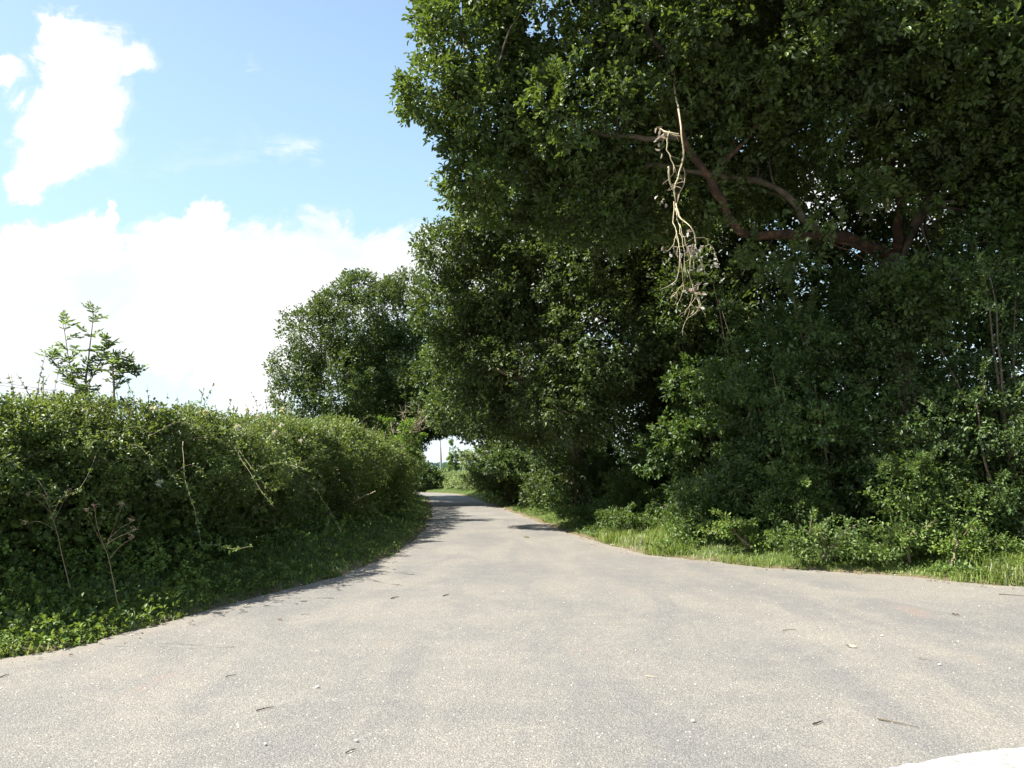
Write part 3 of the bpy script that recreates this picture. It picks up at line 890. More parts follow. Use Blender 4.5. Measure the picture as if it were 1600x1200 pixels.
hroot = empty('hedge', (-5.0, 12, .3))
tag(hroot, 'long overgrown hawthorn hedge along the left of the lane', 'hedge')
fm = MB()
dist = np.maximum(cp[:, 1], 6)
for part, n, fp in (('face', 25000, 0), ('top', 14500, 1), ('core', 14000, 2)):
    pr = seg / dist ** 1.3; ii = rng.choice(200, n, p=pr / pr.sum())
    c = cp[ii] + tg[ii] * rng.uniform(-.5, .5, (n, 1)) * seg[ii][:, None] * 1.5
    ht = hedge_top(c)
    if fp == 0:
        u = rng.random(n) ** .85
        zz = .35 + u * (ht - .45)
        pk = np.interp(c[:, 1], [6, 9, 14], [.5, .6, .74])
        bulge = np.where(u > pk, .12 + .88 * np.sqrt(np.clip((1 - u) / (1 - pk), 0, 1)), 1.0 - .42 * np.clip((pk - u) / .35, 0, 1)) + 1.45 * (fbm(np.c_[c[:, :2], zz], .95) - .5) + .55 * (vnoise(np.c_[c[:, :2], zz], 3.4) - .5)
        off = bulge - rng.random(n) ** 2 * .45
        P = c + nr[ii] * off[:, None]; P[:, 2] = zz
        d = nr[ii] + [0, 0, .25]
    elif fp == 1:
        off = rng.uniform(-.95, .55, n)
        P = c + nr[ii] * off[:, None]
        P[:, 2] = ht - (np.abs(off + .1) ** 2) * .35 - rng.random(n) ** 1.5 * .35 + .05
        d = np.array([0, 0, 1.0]) + nr[ii] * off[:, None] * .5
    else:
        off = rng.uniform(-.9, .5, n)
        P = c + nr[ii] * off[:, None]; P[:, 2] = .4 + rng.random(n) * (ht - .7)
        d = rng.normal(size=P.shape)
    g = .62 * vnoise(P + 3, 1.9) + .38 * vnoise(P, 4.6)
    keep = g > (.43 if fp < 2 else -1) - .15 * rng.random(n)
    P, d, ii = P[keep], nz(d[keep] + rng.normal(size=(keep.sum(), 3)) * .5), ii[keep]
    nearm = P[:, 1] < 15
    for msk, LL in ((nearm, .048), (~nearm, .074)):
        if msk.any(): sprays(fm, P[msk], d[msk], 10 if LL < .05 else 9, LL if fp < 2 else .14, tw=.17 if LL < .05 else .24, upb=.6, W=.6)
# upright shoots along the top
sh = MB()
for q in range(430):
    a = rng.integers(2, 198)
    if rng.random() > 9 / dist[a]: continue
    c = cp[a] + nr[a] * rng.uniform(-.7, .5)
    z0 = hedge_top(c[None])[0]
    hgt = rng.uniform(.06, .2) + .38 * rng.random() ** 3
    tip = c + [rng.normal() * .1, rng.normal() * .1, 0]; tip[2] = z0 + hgt; c = c.copy(); c[2] = z0 - .25
    sp = spline([c, (c + tip) / 2 + rng.normal(size=3) * .03, tip], 8)
    tube(sh, sp, np.linspace(.005, .002, 8), 4, cap=False)
    t_ = rng.uniform(.25, 1, 26)
    pp = sp[(t_ * 7).astype(int)]
    leaves(fm, pp, rng.normal(size=(26, 3)) + [0, 0, .5], nz(rng.normal(size=(26, 3)) * .5 + [0, 0, .7]), .036 * (.6 + .6 * rng.random(26)), .6)
# arching sprays that break the face of the hedge
for q in range(330):
    a = rng.integers(2, 198)
    if rng.random() > 9 / dist[a]: continue
    z0 = hedge_top(cp[a][None])[0]
    st_ = cp[a] + nr[a] * rng.uniform(.45, .9); st_[2] = rng.uniform(.7, z0 - .1)
    ln_ = rng.uniform(.3, .8); dr = nz(nr[a] * rng.uniform(.3, 1) + tg[a] * rng.normal() * .8 + [0, 0, rng.uniform(-.3, .5)])
    sp = spline([st_, st_ + dr * ln_ * .55 + [0, 0, .03], st_ + dr * ln_ - [0, 0, .28 * ln_]], 9)
    tube(sh, sp, np.linspace(.0045, .0015, 9), 4, cap=False)
    m__ = int(40 * ln_) + 12
    pp = sp[(rng.random(m__) * 8.9).astype(int)] + rng.normal(size=(m__, 3)) * .018
    leaves(fm, pp, rng.normal(size=(m__, 3)) + dr, nz(rng.normal(size=(m__, 3)) * .5 + [0, 0, .8]), .04 * (.6 + .6 * rng.random(m__)), .6)
# stems inside
for q in range(0, 200, 3):
    a = cp[q] + nr[q] * rng.uniform(-.2, .3) + [0, 0, .25]
    b = a + nr[q] * rng.uniform(-.3, .35) + [rng.normal() * .3, rng.normal() * .3, rng.uniform(1.2, 2.0)]
    tube(sh, wobble(spline([a, (a + b) / 2, b], 9), .1, 2), np.linspace(.025, .008, 9), 5)
fm.build('foliage', M_HEDGE, hroot, origin=(-5.0, 12, .3))
sh.build('stem', M_TWIG, hroot, origin=(-5.0, 12, .3))
# honeysuckle flower heads scattered in the top of the hedge
for (px, py, D) in [(218, 626, 8.6), (240, 640, 8.6), (386, 642, 9.6), (430, 676, 11), (441, 640, 12), (371, 668, 9.7), (250, 755, 8.0), (470, 690, 12.4), (322, 644, 9.2), (440, 665, 11.2), (405, 650, 10.2)]:
    p = at(px, py, hedge_hit(px, py) - .34)
    f = MB(); n = 20
    dd = nz(rng.normal(size=(n, 3)) + [0, 0, .4])
    leaves(f, p + dd * .004, dd, nz(rng.normal(size=(n, 3))), .052, .34, curl=.5)
    f.build('flower', M_FLOWER, hroot, origin=(-5.0, 12, .3))


# ash sapling behind the hedge
def pinnate(mb, stems, p, d, L, n, leafL):
    d = nz(d); side = nz(np.cross(d, [0, 0, 1.0]))
    sp = spline([p, p + d * L * .5 + [0, 0, L * .04], p + d * L - [0, 0, L * .12]], 8)
    tube(stems, sp, np.linspace(.0035, .0015, 8), 4, cap=False)
    t_ = np.linspace(.25, .97, n)
    for sgn in (-1, 1):
        c = sp[(t_ * 7).astype(int)]
        A = side[None] * sgn + d[None] * .6 + rng.normal(size=(n, 3)) * .15
        leaves(mb, c, A, nz(np.array([0, 0, .7]) + rng.normal(size=(n, 3)) * .75), leafL * (.8 + .4 * rng.random(n)), .34)
    leaves(mb, sp[-1:], d[None], np.array([[0, 0, 1.0]]), np.array([leafL]), .34)


D0 = 10.2
ab = at(135, 740, D0); ab[2] = .4
root = empty('ash_sapling', ab); tag(root, 'young ash sapling standing above the hedge at the left', 'sapling')
st, lf = MB(), MB()
for pl in [[(135, 780), (133, 620), (138, 560), (146, 490)], [(133, 640), (112, 580), (98, 508)], [(178, 780), (178, 620), (176, 580), (178, 566)], [(134, 610), (156, 565), (166, 540)], [(133, 620), (105, 590), (80, 560)],
           [(178, 610), (200, 575), (214, 590)]]:
    pts = [at(a, b, D0 + rng.normal() * .08) for a, b in pl]
    if pl[0][1] == 780: pts[0][2] = .4
    sp = wobble(spline(pts, 30), .015, 3)
    tube(st, sp, np.linspace(.02 if pl[0][1] == 780 else .009, .004, 30), 6)
    vis = [s for s in range(30) if sp[s][2] > 2.45]
    for s in vis[::3]:
        for _ in range(2 + int(rng.random() < .5)):
            d = nz(rng.normal(size=3) * [1, 1, .4] + [0, 0, .95])
            pinnate(lf, st, sp[s], d, rng.uniform(.12, .25), 4, .08)
    for _ in range(4):
        pinnate(lf, st, sp[-1], nz(rng.normal(size=3) * .5 + [0, 0, 1]), rng.uniform(.12, .2), 4, .07)
st.build('stem', M_TWIG, root, origin=ab); lf.build('foliage', M_ASH, root, origin=ab)

# bright lime bush and bare twiggy shrub at the far end of the hedge
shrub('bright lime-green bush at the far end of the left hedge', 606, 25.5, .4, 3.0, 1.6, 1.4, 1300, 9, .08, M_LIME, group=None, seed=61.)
db = at(642, 780, 26.0); db[2] = .35
root = empty('dead_shrub', db); tag(root, 'bare pale twiggy shrub poking above the end of the left hedge', 'shrub')
m_ = MB()
for q in range(17):
    a = at(618 + rng.normal() * 7, 745, 26.6) ; a[2] = .4
    m1 = at(636 + rng.normal() * 10, 688, 26.0 + rng.normal() * .1)
    tip = at(645 + rng.uniform(-38, 38), rng.uniform(622, 668), 25.5 + rng.normal() * .4)
    sp = wobble(spline([a, m1, (m1 + tip) / 2 + rng.normal(size=3) * .05, tip], 16), .03, 3)
    tube(m_, sp, np.linspace(.011, .005, 16), 5, cap=False)
    for _ in range(7):
        s = rng.integers(7, 15)
        tube(m_, spline([sp[s], sp[s] + nz(rng.normal(size=3) + [0, 0, .6]) * .25], 4), np.linspace(.007, .004, 4), 4, cap=False)
m_.build('twigs', M_PALE, root, origin=db)


# ------------------------------------------------------------------ shoots, stalks and dead branch
def shoot(name, label, cat, lines, r, mat, leafmat=None, nleaf=10, L=.03, group=None, rt=.3):
    if 'shoot' in name or 'stick' in name:
        d0 = hedge_hit(lines[0][0][0], max(lines[0][0][1], 690)) + .1
        f_ = d0 / lines[0][0][2]; r *= f_ ** .8; L *= f_ ** .8
        lines = [[(a, b, d0 - .28 - .9 * (lines[0][0][2] - D) - .45 * (i / (len(ln) - 1.0)) * (ln is lines[0])) for i, (a, b, D) in enumerate(ln)] for ln in lines]
    o0 = at(*lines[0][0])
    root = empty(name, o0); tag(root, label, cat, group)
    a, b = MB(), MB()
    for ln in lines:
        thin = len(ln) == 3 and name == 'dried_stalk'
        sp = wobble(spline([at(*q) for q in ln], 20), .004 if thin else .016, 5)
        tube(a, sp, np.linspace(r, r * rt, 20) * (.4 if thin else 1), 5)
        if leafmat:
            for s in rng.integers(3, 20, nleaf * 2):
                k_ = 3
                leaves(b, np.repeat(sp[s][None], k_, 0) + rng.normal(size=(k_, 3)) * .006, rng.normal(size=(k_, 3)) + [0, 0, .3], nz(rng.normal(size=(k_, 3)) * .5 + [0, 0, .8]), 1.25 * L * (.6 + .7 * rng.random(k_)), .65)
    a.build('stem', mat, root, origin=o0)
    if leafmat: b.build('foliage', leafmat, root, origin=o0)
    return root


G = 'long shoots poking out of the left hedge'
shoot('bramble_shoot', 'drooping leafy shoot hanging straight down the middle of the left hedge', 'shoot', [[(286, 690, 7.6), (290, 750, 7.5), (303, 800, 7.4), (313, 848, 7.35)]], .0036, M_PALE, M_BRAMBLE, 9, .026, G)
shoot('bramble_shoot', 'short sunlit shoot sticking out level towards the road', 'shoot', [[(300, 862, 7.7), (330, 852, 7.4), (362, 857, 7.2), (396, 855, 7.1)]], .0036, M_PALE, M_BRAMBLE, 11, .032, G)
shoot('bramble_shoot', 'pale forked shoot slanting down from the upper hedge', 'shoot', [[(358, 688, 9.1), (380, 722, 9.0), (405, 762, 8.9), (430, 792, 8.8)], [(366, 695, 9.1), (392, 728, 8.9), (412, 755, 8.8), (428, 766, 8.8)]], .0036, M_PALE, M_BRAMBLE, 8, .028, G)
shoot('bramble_shoot', 'long pale shoot forking at its lower end above the shaded verge', 'shoot', [[(468, 742, 10.8), (495, 768, 10.5), (516, 800, 10.3), (535, 834, 10.2)], [(516, 802, 10.3), (513, 818, 10.3), (512, 834, 10.3)]], .0036, M_PALE, M_BRAMBLE, 9, .03, G)
shoot('bramble_shoot', 'leafy shoot reaching towards the road from the far hedge', 'shoot', [[(548, 782, 13.2), (575, 790, 12.9), (596, 802, 12.8), (614, 815, 12.7)]], .0036, M_PALE, M_BRAMBLE, 9, .034, G)
shoot('broken_stick', 'pale broken stick jutting from the far part of the left hedge', 'stick', [[(545, 788, 13.3), (565, 777, 13.0), (586, 768, 12.8)]], .011, M_DEAD, rt=.9)
shoot('bramble_shoot', 'brown bent shoot at the left of the hedge', 'shoot', [[(150, 708, 7.5), (140, 735, 7.3), (122, 765, 7.2), (98, 778, 7.1), (82, 805, 7.0)]], .0036, M_TWIG, M_HEDGE, 6, .03, G)
shoot('bramble_shoot', 'arching leafy shoot on the dark middle of the hedge', 'shoot', [[(395, 735, 9.5), (435, 724, 9.2), (465, 728, 9.0), (485, 736, 9.0)]], .003, M_PALE, M_BRAMBLE, 10, .03, G)

def umbel(lines, n=7, R_=.07):
    out = []
    for ln in lines:
        px, py, D = ln[-1]
        for _ in range(n):
            out.append([(px, py, D), (px + rng.uniform(-5, 5), py - rng.uniform(2, 6), D - .01), (px + rng.uniform(-9, 9), py - rng.uniform(1, 11), D - rng.uniform(-.03, .04))])
    return lines + out


G = 'dried hogweed stalks below the left hedge'
shoot('dried_stalk', 'dried brown umbel stalk with five spreading arms, left verge', 'plant',
      umbel([[(185, 945, 7.2), (176, 900, 7.1), (165, 860, 7.05), (152, 825, 7.0), (148, 795, 7.0)], [(166, 862, 7.05), (152, 835, 7.0), (135, 800, 7)], [(165, 858, 7.05), (180, 820, 6.95), (190, 792, 6.9)],
       [(168, 845, 7.0), (188, 826, 6.95), (206, 815, 6.9)], [(168, 850, 7.0), (188, 838, 6.95), (208, 830, 6.9)], [(172, 872, 7.05), (190, 852, 6.95), (205, 843, 6.9)]]), .004, M_BERRY, None, group=G)
shoot('dried_stalk', 'taller dried grey stalk near the left picture edge', 'plant',
      umbel([[(110, 920, 7.0), (98, 870, 6.95), (86, 820, 6.9), (72, 780, 6.9)], [(86, 828, 6.9), (60, 815, 6.85), (38, 820, 6.8)], [(84, 815, 6.9), (96, 790, 6.85), (108, 770, 6.8)], [(78, 800, 6.9), (60, 782, 6.85), (45, 775, 6.8)]], 5), .0038, M_TWIG, None, group=G)

# dead branch hanging from the oak
root = empty('dead_branch', at(1052, 200, 11.9)); o0 = at(1052, 200, 11.9)
tag(root, 'bare broken branch with withered leaves dangling from the big oak', 'branch')
m_, lv = MB(), MB()
Dd = 11.9
lines = [([(1052, 95), (1055, 140), (1062, 180), (1066, 215), (1068, 245), (1062, 270), (1052, 292), (1056, 318)], .022, .017),
         ([(1030, 200), (1044, 206), (1062, 208)], .026, .018), ([(1046, 205), (1041, 230), (1050, 250), (1052, 270)], .013, .012), ([(1044, 260), (1047, 285), (1052, 300)], .022, .014),
         ([(1056, 318), (1062, 340), (1078, 355), (1087, 375), (1080, 400), (1076, 425)], .019, .010),
         ([(1053, 315), (1052, 345), (1058, 370), (1063, 400), (1058, 430), (1050, 445), (1032, 453)], .012, .004),
         ([(1055, 325), (1060, 350), (1066, 372), (1070, 395), (1070, 440)], .010, .004),
         ([(1057, 360), (1053, 378), (1050, 388)], .007, .004), ([(1085, 372), (1100, 372), (1112, 384), (1116, 402)], .007, .003),
         ([(1076, 425), (1082, 445), (1090, 470), (1088, 485), (1072, 500), (1066, 525)], .010, .004), ([(1064, 400), (1066, 430), (1068, 455), (1058, 475)], .008, .003),
         ([(1062, 350), (1072, 380), (1078, 405), (1096, 400), (1098, 430)], .006, .003), ([(1068, 440), (1056, 458), (1052, 462)], .005, .003), ([(1084, 450), (1092, 470), (1090, 485)], .006, .003),
         ([(1082, 460), (1075, 482), (1060, 495)], .005, .003), ([(1058, 318), (1064, 300), (1070, 278), (1068, 262)], .010, .009)]
for pl, ra, rb in lines:
    sp = wobble(spline([at(a, b, Dd + .12 * math.sin(a * .07 + b * .03) + max(0, 195 - b) * .013) for a, b in pl], 18), .024, 8)
    tube(m_, sp, np.linspace(ra, rb, 18) * .72, 7, rough=.3)
    for _ in range(4):
        q_ = rng.integers(4, 17); e_ = nz(rng.normal(size=3) * [1, .6, .6] - [0, 0, .6]) * rng.uniform(.08, .25)
        tube(m_, wobble(spline([sp[q_], sp[q_] + e_ * .5 + rng.normal(size=3) * .02, sp[q_] + e_], 6), .01, 9), np.linspace(.0045, .0025, 6), 4, cap=False)
m_.build('branch', M_DEAD, root, origin=o0)
for (px, py, c_) in [(1077, 388, 9), (1090, 392, 8), (1070, 398, 5), (1112, 410, 6), (1096, 420, 7), (1088, 448, 7), (1078, 457, 7), (1100, 460, 5), (1036, 312, 5), (1032, 203, 6), (1052, 392, 4), (1092, 482, 4), (1032, 215, 4), (1035, 236, 3), (1076, 362, 4)]:
    for _ in range(c_):
        p = at(px + rng.normal() * 4, py + rng.normal() * 4, Dd - .03 + rng.normal() * .05)
        leaves(lv, p[None], nz(rng.normal(size=(1, 3)) - [0, 0, .7]), nz(rng.normal(size=(1, 3))), np.array([.092]), .55, curl=.4)
lv.build('withered_leaves', M_WITHER, root, origin=o0)

# ------------------------------------------------------------------ far end of the lane
def path_hedge(name, label, pts, h, wdt, n, L, mat, seed):
    c_ = spline(np.c_[np.array(pts, float), np.zeros(len(pts))], 60)
    o0 = c_[0] + [0, 0, .4]
    r_ = empty(name, o0); tag(r_, label, 'hedge')
    i_ = rng.integers(0, 60, n)
    P = c_[i_] + np.c_[rng.normal(size=n) * wdt * .4, rng.normal(size=n) * wdt * .4, .4 + rng.random(n) ** .8 * h * (.55 + .8 * vnoise(c_[i_] + seed, .45))]
    f = MB(); sprays(f, P, rng.normal(size=P.shape) + [0, 0, .5], 8, L, tw=.35)
    f.build('foliage', mat, r_, origin=o0)


path_hedge('hedge', 'sun-tinted green hedge curving round the bend beyond the tree tunnel', [(0.3, 52), (-2.4, 58), (-5, 64), (-8.5, 69.5), (-14, 74), (-24, 80)], 1.6, 1.3, 5600, .15, M_SUNTINT, 3.)
path_hedge('hedge', 'distant hedge on the inner side of the bend, glimpsed left of the lane', [(-6.9, 47), (-7.9, 53), (-10.5, 58), (-17, 63.5), (-30, 70)], 1.7, 1.0, 2200, .15, M_SUNTINT, 9.)
shrub('rounded dark bush beside the bend, framed by the tree tunnel', 664, 66, .4, 1.9, 1.9, 2, 500, 8, .2, M_DARKLEAF, group=None, seed=71.)
shrub('thin upright young tree above the far hedge at the bend', 708, 66, .4, 3.9, 1.3, 1.3, 300, 8, .17, M_ASH, group=None, seed=77., gap=.45, name='young_tree', cat='young tree')
shrub('tall pale-green bush on the right just past the tunnel', 752, 56, .4, 3.4, 2.6, 2.5, 1300, 8, .15, M_SUNTINT, group=None, seed=79.)

# utility pole and overhead wires
pb = at(691, 745, 105); pb[2] = .4
root = empty('utility_pole', pb); tag(root, 'thin pale utility pole seen through the tree tunnel', 'utility pole')
m_ = MB(); ptop = at(686, 672, 105)
tube(m_, [pb - [0, 0, .4], (pb + ptop) / 2, ptop], [.19, .165, .14], 10)
m_.build('pole', M_POLE, root, origin=pb)
m_ = MB(); ca = ptop - [0, 0, .4]
tube(m_, [ca - [.6, 0, 0], ca, ca + [.6, 0, 0]], .05, 6)
m_.build('crossarm', M_POLE, root, origin=pb)
for sx in (-.5, .5):
    m_ = MB(); tube(m_, [ca + [sx, 0, .04], ca + [sx, 0, .12], ca + [sx, 0, .2]], [.04, .05, .03], 8); m_.build('insulator', M_METAL, root, origin=pb)
p2 = at(-190, 740, 26); p2[2] = .4
root2 = empty('utility_pole', p2); tag(root2, 'utility pole beyond the left picture edge carrying the wires', 'utility pole')
t2 = p2 + [0, 0, 5.0]
m_ = MB(); tube(m_, [p2 - [0, 0, .4], (p2 + t2) / 2, t2], [.17, .15, .13], 10); m_.build('pole', M_POLE, root2, origin=p2)
for q, (sx, zz, lb) in enumerate([(-.5, .2, 'upper of two thin overhead wires above the hedge at the left edge'), (.5, .0, 'lower of two thin overhead wires above the hedge at the left edge')]):
    a = t2 + [sx * .4, 0, zz - .1]; b = ca + [sx, 0, .2]
    t_ = np.linspace(0, 1, 40)[:, None]
    sp = a * (1 - t_) + b * t_; sp[:, 2] -= (4 * t_ * (1 - t_) * .8)[:, 0]
    m_ = MB(); tube(m_, sp, .009, 5)
    tag(m_.build('overhead_wire', M_METAL), lb, 'wire', 'overhead wires')


# ------------------------------------------------------------------ grass, weeds, litter
def blades(mb, P, h, wd, lean):
    n = len(P)
    a = rng.uniform(0, 2 * np.pi, n)
    s = np.c_[np.cos(a), np.sin(a), a * 0]; f = np.c_[-np.sin(a), np.cos(a), a * 0]
    h = h[:, None]; wv = (wd * (.6 + .8 * rng.random(n)))[:, None]; ln = (lean * rng.random(n))[:, None] * h
    up = np.array([0, 0, 1.0])
    v = np.empty((n, 5, 3))
    v[:, 0] = P - s * wv; v[:, 1] = P + s * wv
    v[:, 2] = P + up * h * .55 + f * ln * .35 + s * wv * .75; v[:, 3] = P + up * h * .55 + f * ln * .35 - s * wv * .75
    v[:, 4] = P + up * h * (1 - .35 * lean) + f * ln
    b = np.arange(n)[:, None] * 5
    mb.add(v, b + [[0, 1, 2, 3]], b + [[3, 2, 4]], attr=np.repeat(rng.random(n), 5))


def verge_points(n, xlo, xhi, ylo, yhi, smin, smax, power=1.6):
    t_ = rng.random(n)
    y = (ylo ** (1 - power) + t_ * (yhi ** (1 - power) - ylo ** (1 - power))) ** (1 / (1 - power))
    p = np.c_[rng.uniform(xlo, xhi, n), y]
    s = signed(p)
    k_ = (s > smin) & (s < smax)
    return p[k_], s[k_]


# right verge
p, s = verge_points(420000, -4, 15, 8.5, 60, .0, 5.5)
k_ = rng.random(len(p)) < np.clip(.25 + s * 3.0, 0, 1) * np.clip(.55 + vnoise(np.c_[p, s * 0], 1.4), 0, 1)
k_ &= p[:, 0] > np.interp(p[:, 1], RE[:, 1][np.argsort(RE[:, 1])], RE[:, 0][np.argsort(RE[:, 1])]) - .4
p, s = p[k_], s[k_]
hh = (.035 + .10 * np.clip(s / 1.3, 0, 1) * (.3 + vnoise(np.c_[p, s * 0], 2.1))) * (.5 + rng.random(len(p)))
m_ = MB(); blades(m_, np.c_[p, H(p, s)], hh, .0028 + .0001 * 20, 1.1)
# taller tufts
for (px, D, rr_, th, c_) in [(1150, 13.0, .42, .38, 700), (1110, 13.5, .35, .34, 500), (1590, 11.2, .55, .55, 900), (1040, 15.0, .5, .3, 700), (960, 17.6, .6, .45, 900), (1000, 16.6, .5, .35, 700), (1230, 12.4, .4, .26, 500), (1480, 11.2, .35, .25, 400), (1560, 10.9, .5, .4, 500)]:
    c0 = at(px, 740, D)[:2]
    q = c0 + rng.normal(size=(c_, 2)) * rr_ * .5
    ss = signed(q); q, ss = q[ss > 0], ss[ss > 0]
    blades(m_, np.c_[q, H(q, ss)], th * (.4 + .6 * rng.random(len(q))), .005, 1.3)
grass_r = m_.build('grass', M_GRASS)
tag(grass_r, 'sunlit short grass on the right-hand verge', 'grass', kind='stuff')
# left verge grass, in the hedge's shade
p, s = verge_points(200000, -13, 0, 4.0, 56, -.03, 1.9)
k_ = p[:, 0] < np.interp(p[:, 1], LE[:, 1][np.argsort(LE[:, 1])], LE[:, 0][np.argsort(LE[:, 1])]) + .4
k_ &= rng.random(len(p)) < np.clip(.3 + s * 3, 0, .9)
p, s = p[k_], s[k_]
m_ = MB(); blades(m_, np.c_[p, H(p, s)], (.05 + .1 * rng.random(len(p))) * (.5 + vnoise(np.c_[p, s * 0], 2.2)), .0045, 1.2)
for (px, D, rr_, th, c_) in [(180, 7.15, .14, .3, 40), (245, 7.5, .25, .34, 70), (272, 7.8, .25, .36, 60), (390, 9.5, .1, .3, 14), (160, 7.0, .2, .25, 60), (75, 6.8, .1, .2, 20)]:
    c0 = at(px, 740, D)[:2]; q = c0 + rng.normal(size=(c_, 2)) * rr_ * .5
    ss = signed(q); q = q[ss > .02]
    blades(m_, np.c_[q, H(q)], th * (.5 + .5 * rng.random(len(q))), .004, 1.5)
tag(m_.build('grass', M_GRASS), 'shaded grass fringe along the left-hand verge', 'grass', kind='stuff')


def weeds(label, p, s, L, h, mat, k=6):
    m_ = MB()
    P = np.c_[p, H(p, s) + h * rng.random(len(p)) * (.35 + 1.5 * vnoise(np.c_[p, s * 0], 1.3)) * np.clip(.3 + s, 0, 1.6)]
    n_ = len(P)
    d = nz(rng.normal(size=(n_, 3)) * .6 + [0, 0, .8])
    sprays(m_, P, d, k, L, tw=.07, upb=1.0, W=.7, spread=.9)
    tag(m_.build('weeds', mat), label, 'weeds', kind='stuff')


p, s = verge_points(60000, -3, 15, 8.5, 50, .15, 5.0)
k_ = (vnoise(np.c_[p, s * 0], 1.1) > .46) & (p[:, 0] > -1.8 + (40 - p[:, 1]) * .0) & (rng.random(len(p)) < .6)
k_ &= p[:, 0] > np.interp(p[:, 1], RE[:, 1][np.argsort(RE[:, 1])], RE[:, 0][np.argsort(RE[:, 1])]) - .2
weeds('low leafy weeds among the grass of the right verge', p[k_], s[k_], .062, .2, M_BRAMBLE)
p, s = verge_points(60000, -13, 0, 4.5, 40, .02, 1.8)
k_ = (p[:, 0] < np.interp(p[:, 1], LE[:, 1][np.argsort(LE[:, 1])], LE[:, 0][np.argsort(LE[:, 1])]) + .1) & (rng.random(len(p)) < np.where(p[:, 1] < 12, .6, .3))
weeds('leafy weeds and nettles along the foot of the left hedge', p[k_], s[k_], .054, .38, M_WEED)

# leaf litter and grit along both margins
p, s = verge_points(90000, -12, 15, 5, 45, -.42, .25)
k_ = rng.random(len(p)) < np.where(p[:, 0] > -1.5, .5, .12) * np.clip(vnoise(np.c_[p, s * 0], 1.5) * 2.2 - .35, 0, 2)
p, s = p[k_], s[k_]
m_ = MB(); n_ = len(p)
leaves(m_, np.c_[p, np.maximum(H(p, s), .012) + .006], nz(np.c_[rng.normal(size=(n_, 2)), rng.normal(size=n_) * .15]), nz(rng.normal(size=(n_, 3)) * .25 + [0, 0, 1]), .035 * (.5 + rng.random(n_)), .5)
tag(m_.build('leaf_litter', M_DRY), 'brown dry leaves scattered along the road margins', 'leaf litter', kind='stuff')


def pebble(mb, c, r):
    lr = rng
    v = []
    for th in np.linspace(0, np.pi, 5)[1:-1]:
        for ph in np.linspace(0, 2 * np.pi, 7)[:-1]:
            v.append([np.sin(th) * np.cos(ph), np.sin(th) * np.sin(ph), np.cos(th)])
    v = np.array([[0, 0, 1.0]] + v + [[0, 0, -1.0]])
    v = v * (1 + (lr.random((len(v), 1)) - .5) * .35) * [r, r * .8, r * .55] + c
    q = []; t_ = []
    for a in range(6):
        b = (a + 1) % 6
        t_.append([0, 1 + a, 1 + b]); t_.append([19, 13 + b, 13 + a])
        for rr_ in range(2):
            o = 1 + rr_ * 6
            q.append([o + a, o + 6 + a, o + 6 + b, o + b])
    mb.add(v, q, t_)


m_ = MB()
p, s = verge_points(14000, -12, 15, 5, 25, -.35, .12)
p = p[rng.random(len(p)) < .3][:1500]
for c in p:
    pebble(m_, [c[0], c[1], .014], rng.uniform(.004, .012))
p2_ = np.c_[rng.uniform(-5, 7, 260), rng.uniform(3.6, 11, 260)]
for c in p2_[signed(p2_) < -.1]:
    pebble(m_, [c[0], c[1], .013], rng.uniform(.003, .008))
tag(m_.build('gravel', M_STONE), 'loose pale grit scattered on the asphalt and along its margins', 'gravel', kind='stuff')

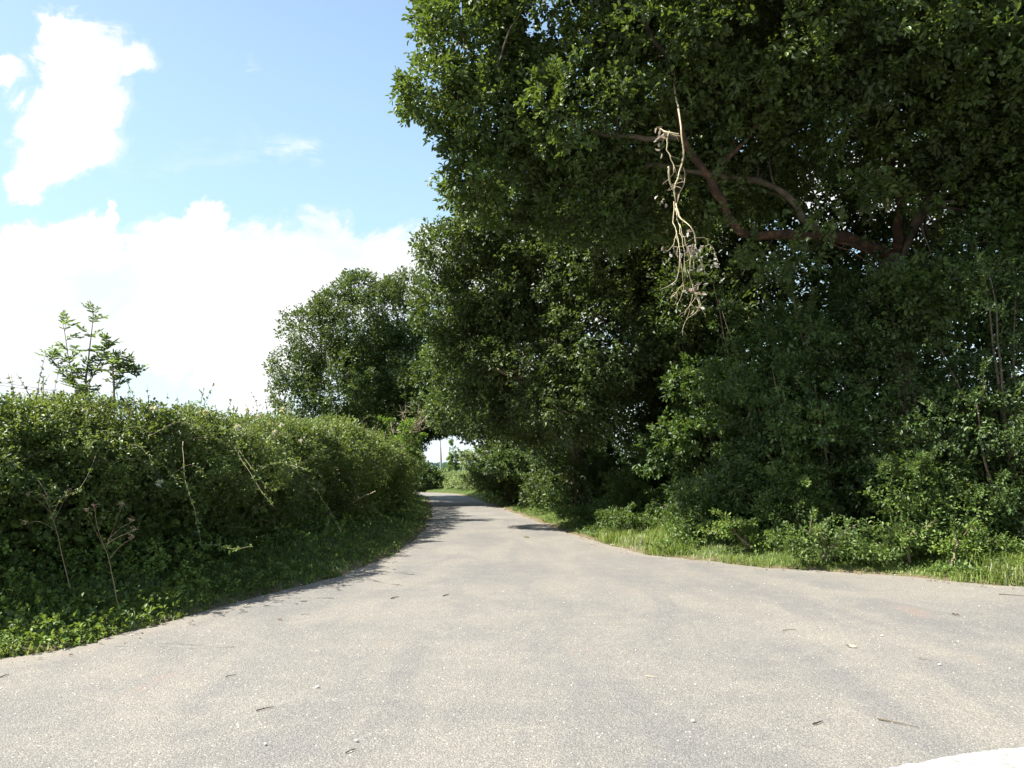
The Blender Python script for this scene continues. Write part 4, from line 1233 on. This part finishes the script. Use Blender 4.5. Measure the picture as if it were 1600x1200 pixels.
G = 'twigs lying on the asphalt'
TW = [(1372, 1123, 1435, 1136, .006, 'longest dark twig, lying near the white line at lower right'), (1270, 1131, 1285, 1126, .007, 'short reddish bent twig left of the longest twig'),
      (400, 1110, 427, 1104, .006, 'reddish-brown twig on the lower left asphalt'), (353, 1057, 369, 1054, .005, 'small dark twig just above the reddish-brown one'),
      (611, 935, 623, 932, .009, 'short thick twig on the left half of the lane mouth'), (692, 931, 701, 928, .009, 'short thick twig right of the other thick one on the lane mouth'),
      (1223, 985, 1244, 983, .004, 'thin pinkish twig on the right of the junction'), (1008, 1056, 1028, 1058, .005, 'straw-coloured twig in the middle of the junction'),
      (1435, 1029, 1456, 1032, .004, 'thin brown twig below the yellow leaf, right side'), (540, 1176, 556, 1170, .005, 'brown twig near the bottom edge, left of centre'),
      (470, 960, 484, 959, .004, 'thin twig near the left road margin'), (1560, 928, 1600, 931, .01, 'dark stick at the right picture edge by the verge'), (0, 1058, 14, 1053, .006, 'twig at the left picture edge on the asphalt')]
for (x0, y0, x1, y1, r_, lb) in TW:
    a, b = gp(x0, y0, .018), gp(x1, y1, .018)
    m_ = MB(); mid = (a + b) / 2 + [rng.normal() * .003, rng.normal() * .005, 0.003]
    tube(m_, spline([a, mid, b], 9), np.linspace(r_, r_ * .5, 9) * .75, 6, rough=.3)
    o = m_.build('twig', M_REDBARK if 'redd' in lb or 'pink' in lb else (M_DEAD if 'straw' in lb else M_BARK), origin=a)
    o.location = tuple(a); tag(o, lb, 'twig', G)
G = 'fallen leaves lying on the asphalt'
for (px, py, L_, mt, lb) in [(1330, 1011, .06, M_FLOWER, 'yellow-green curled leaf lying on the asphalt, right half'), (1494, 961, .05, M_DRY, 'small brown leaf near the right verge'), (435, 968, .05, M_DRY, 'orange-brown leaf near the left road margin'),
                             (822, 840, .09, M_BRAMBLE, 'green leaf lying on the lane where it narrows')]:
    a = gp(px, py, .02); m_ = MB()
    leaves(m_, np.repeat(a[None], 2, 0), np.array([[1, .3, .25], [-.4, .8, .3]]), np.array([[0, -.3, 1.0], [.2, 0, 1]]), L_, .6, fold=.3, curl=.3)
    o = m_.build('fallen_leaf', mt, origin=a); o.location = tuple(a); tag(o, lb, 'leaf', G)
G = 'stones lying on the asphalt'
for (px, py, r_, lb) in [(1083, 1126, .016, 'pale round stone in the lower middle of the junction'), (1378, 993, .014, 'white stone right of the yellow leaf'), (1468, 1038, .013, 'white stone right of the thin brown twig'),
                         (496, 1073, .016, 'flat white stone in the left half of the junction'), (415, 1162, .012, 'small dark-shadowed stone near the lower left'), (557, 1157, .012, 'pale stone near the bottom edge')]:
    a = gp(px, py, .02); m_ = MB(); pebble(m_, a, r_)
    o = m_.build('stone', M_STONE, origin=a); o.location = tuple(a); tag(o, lb, 'stone', G)
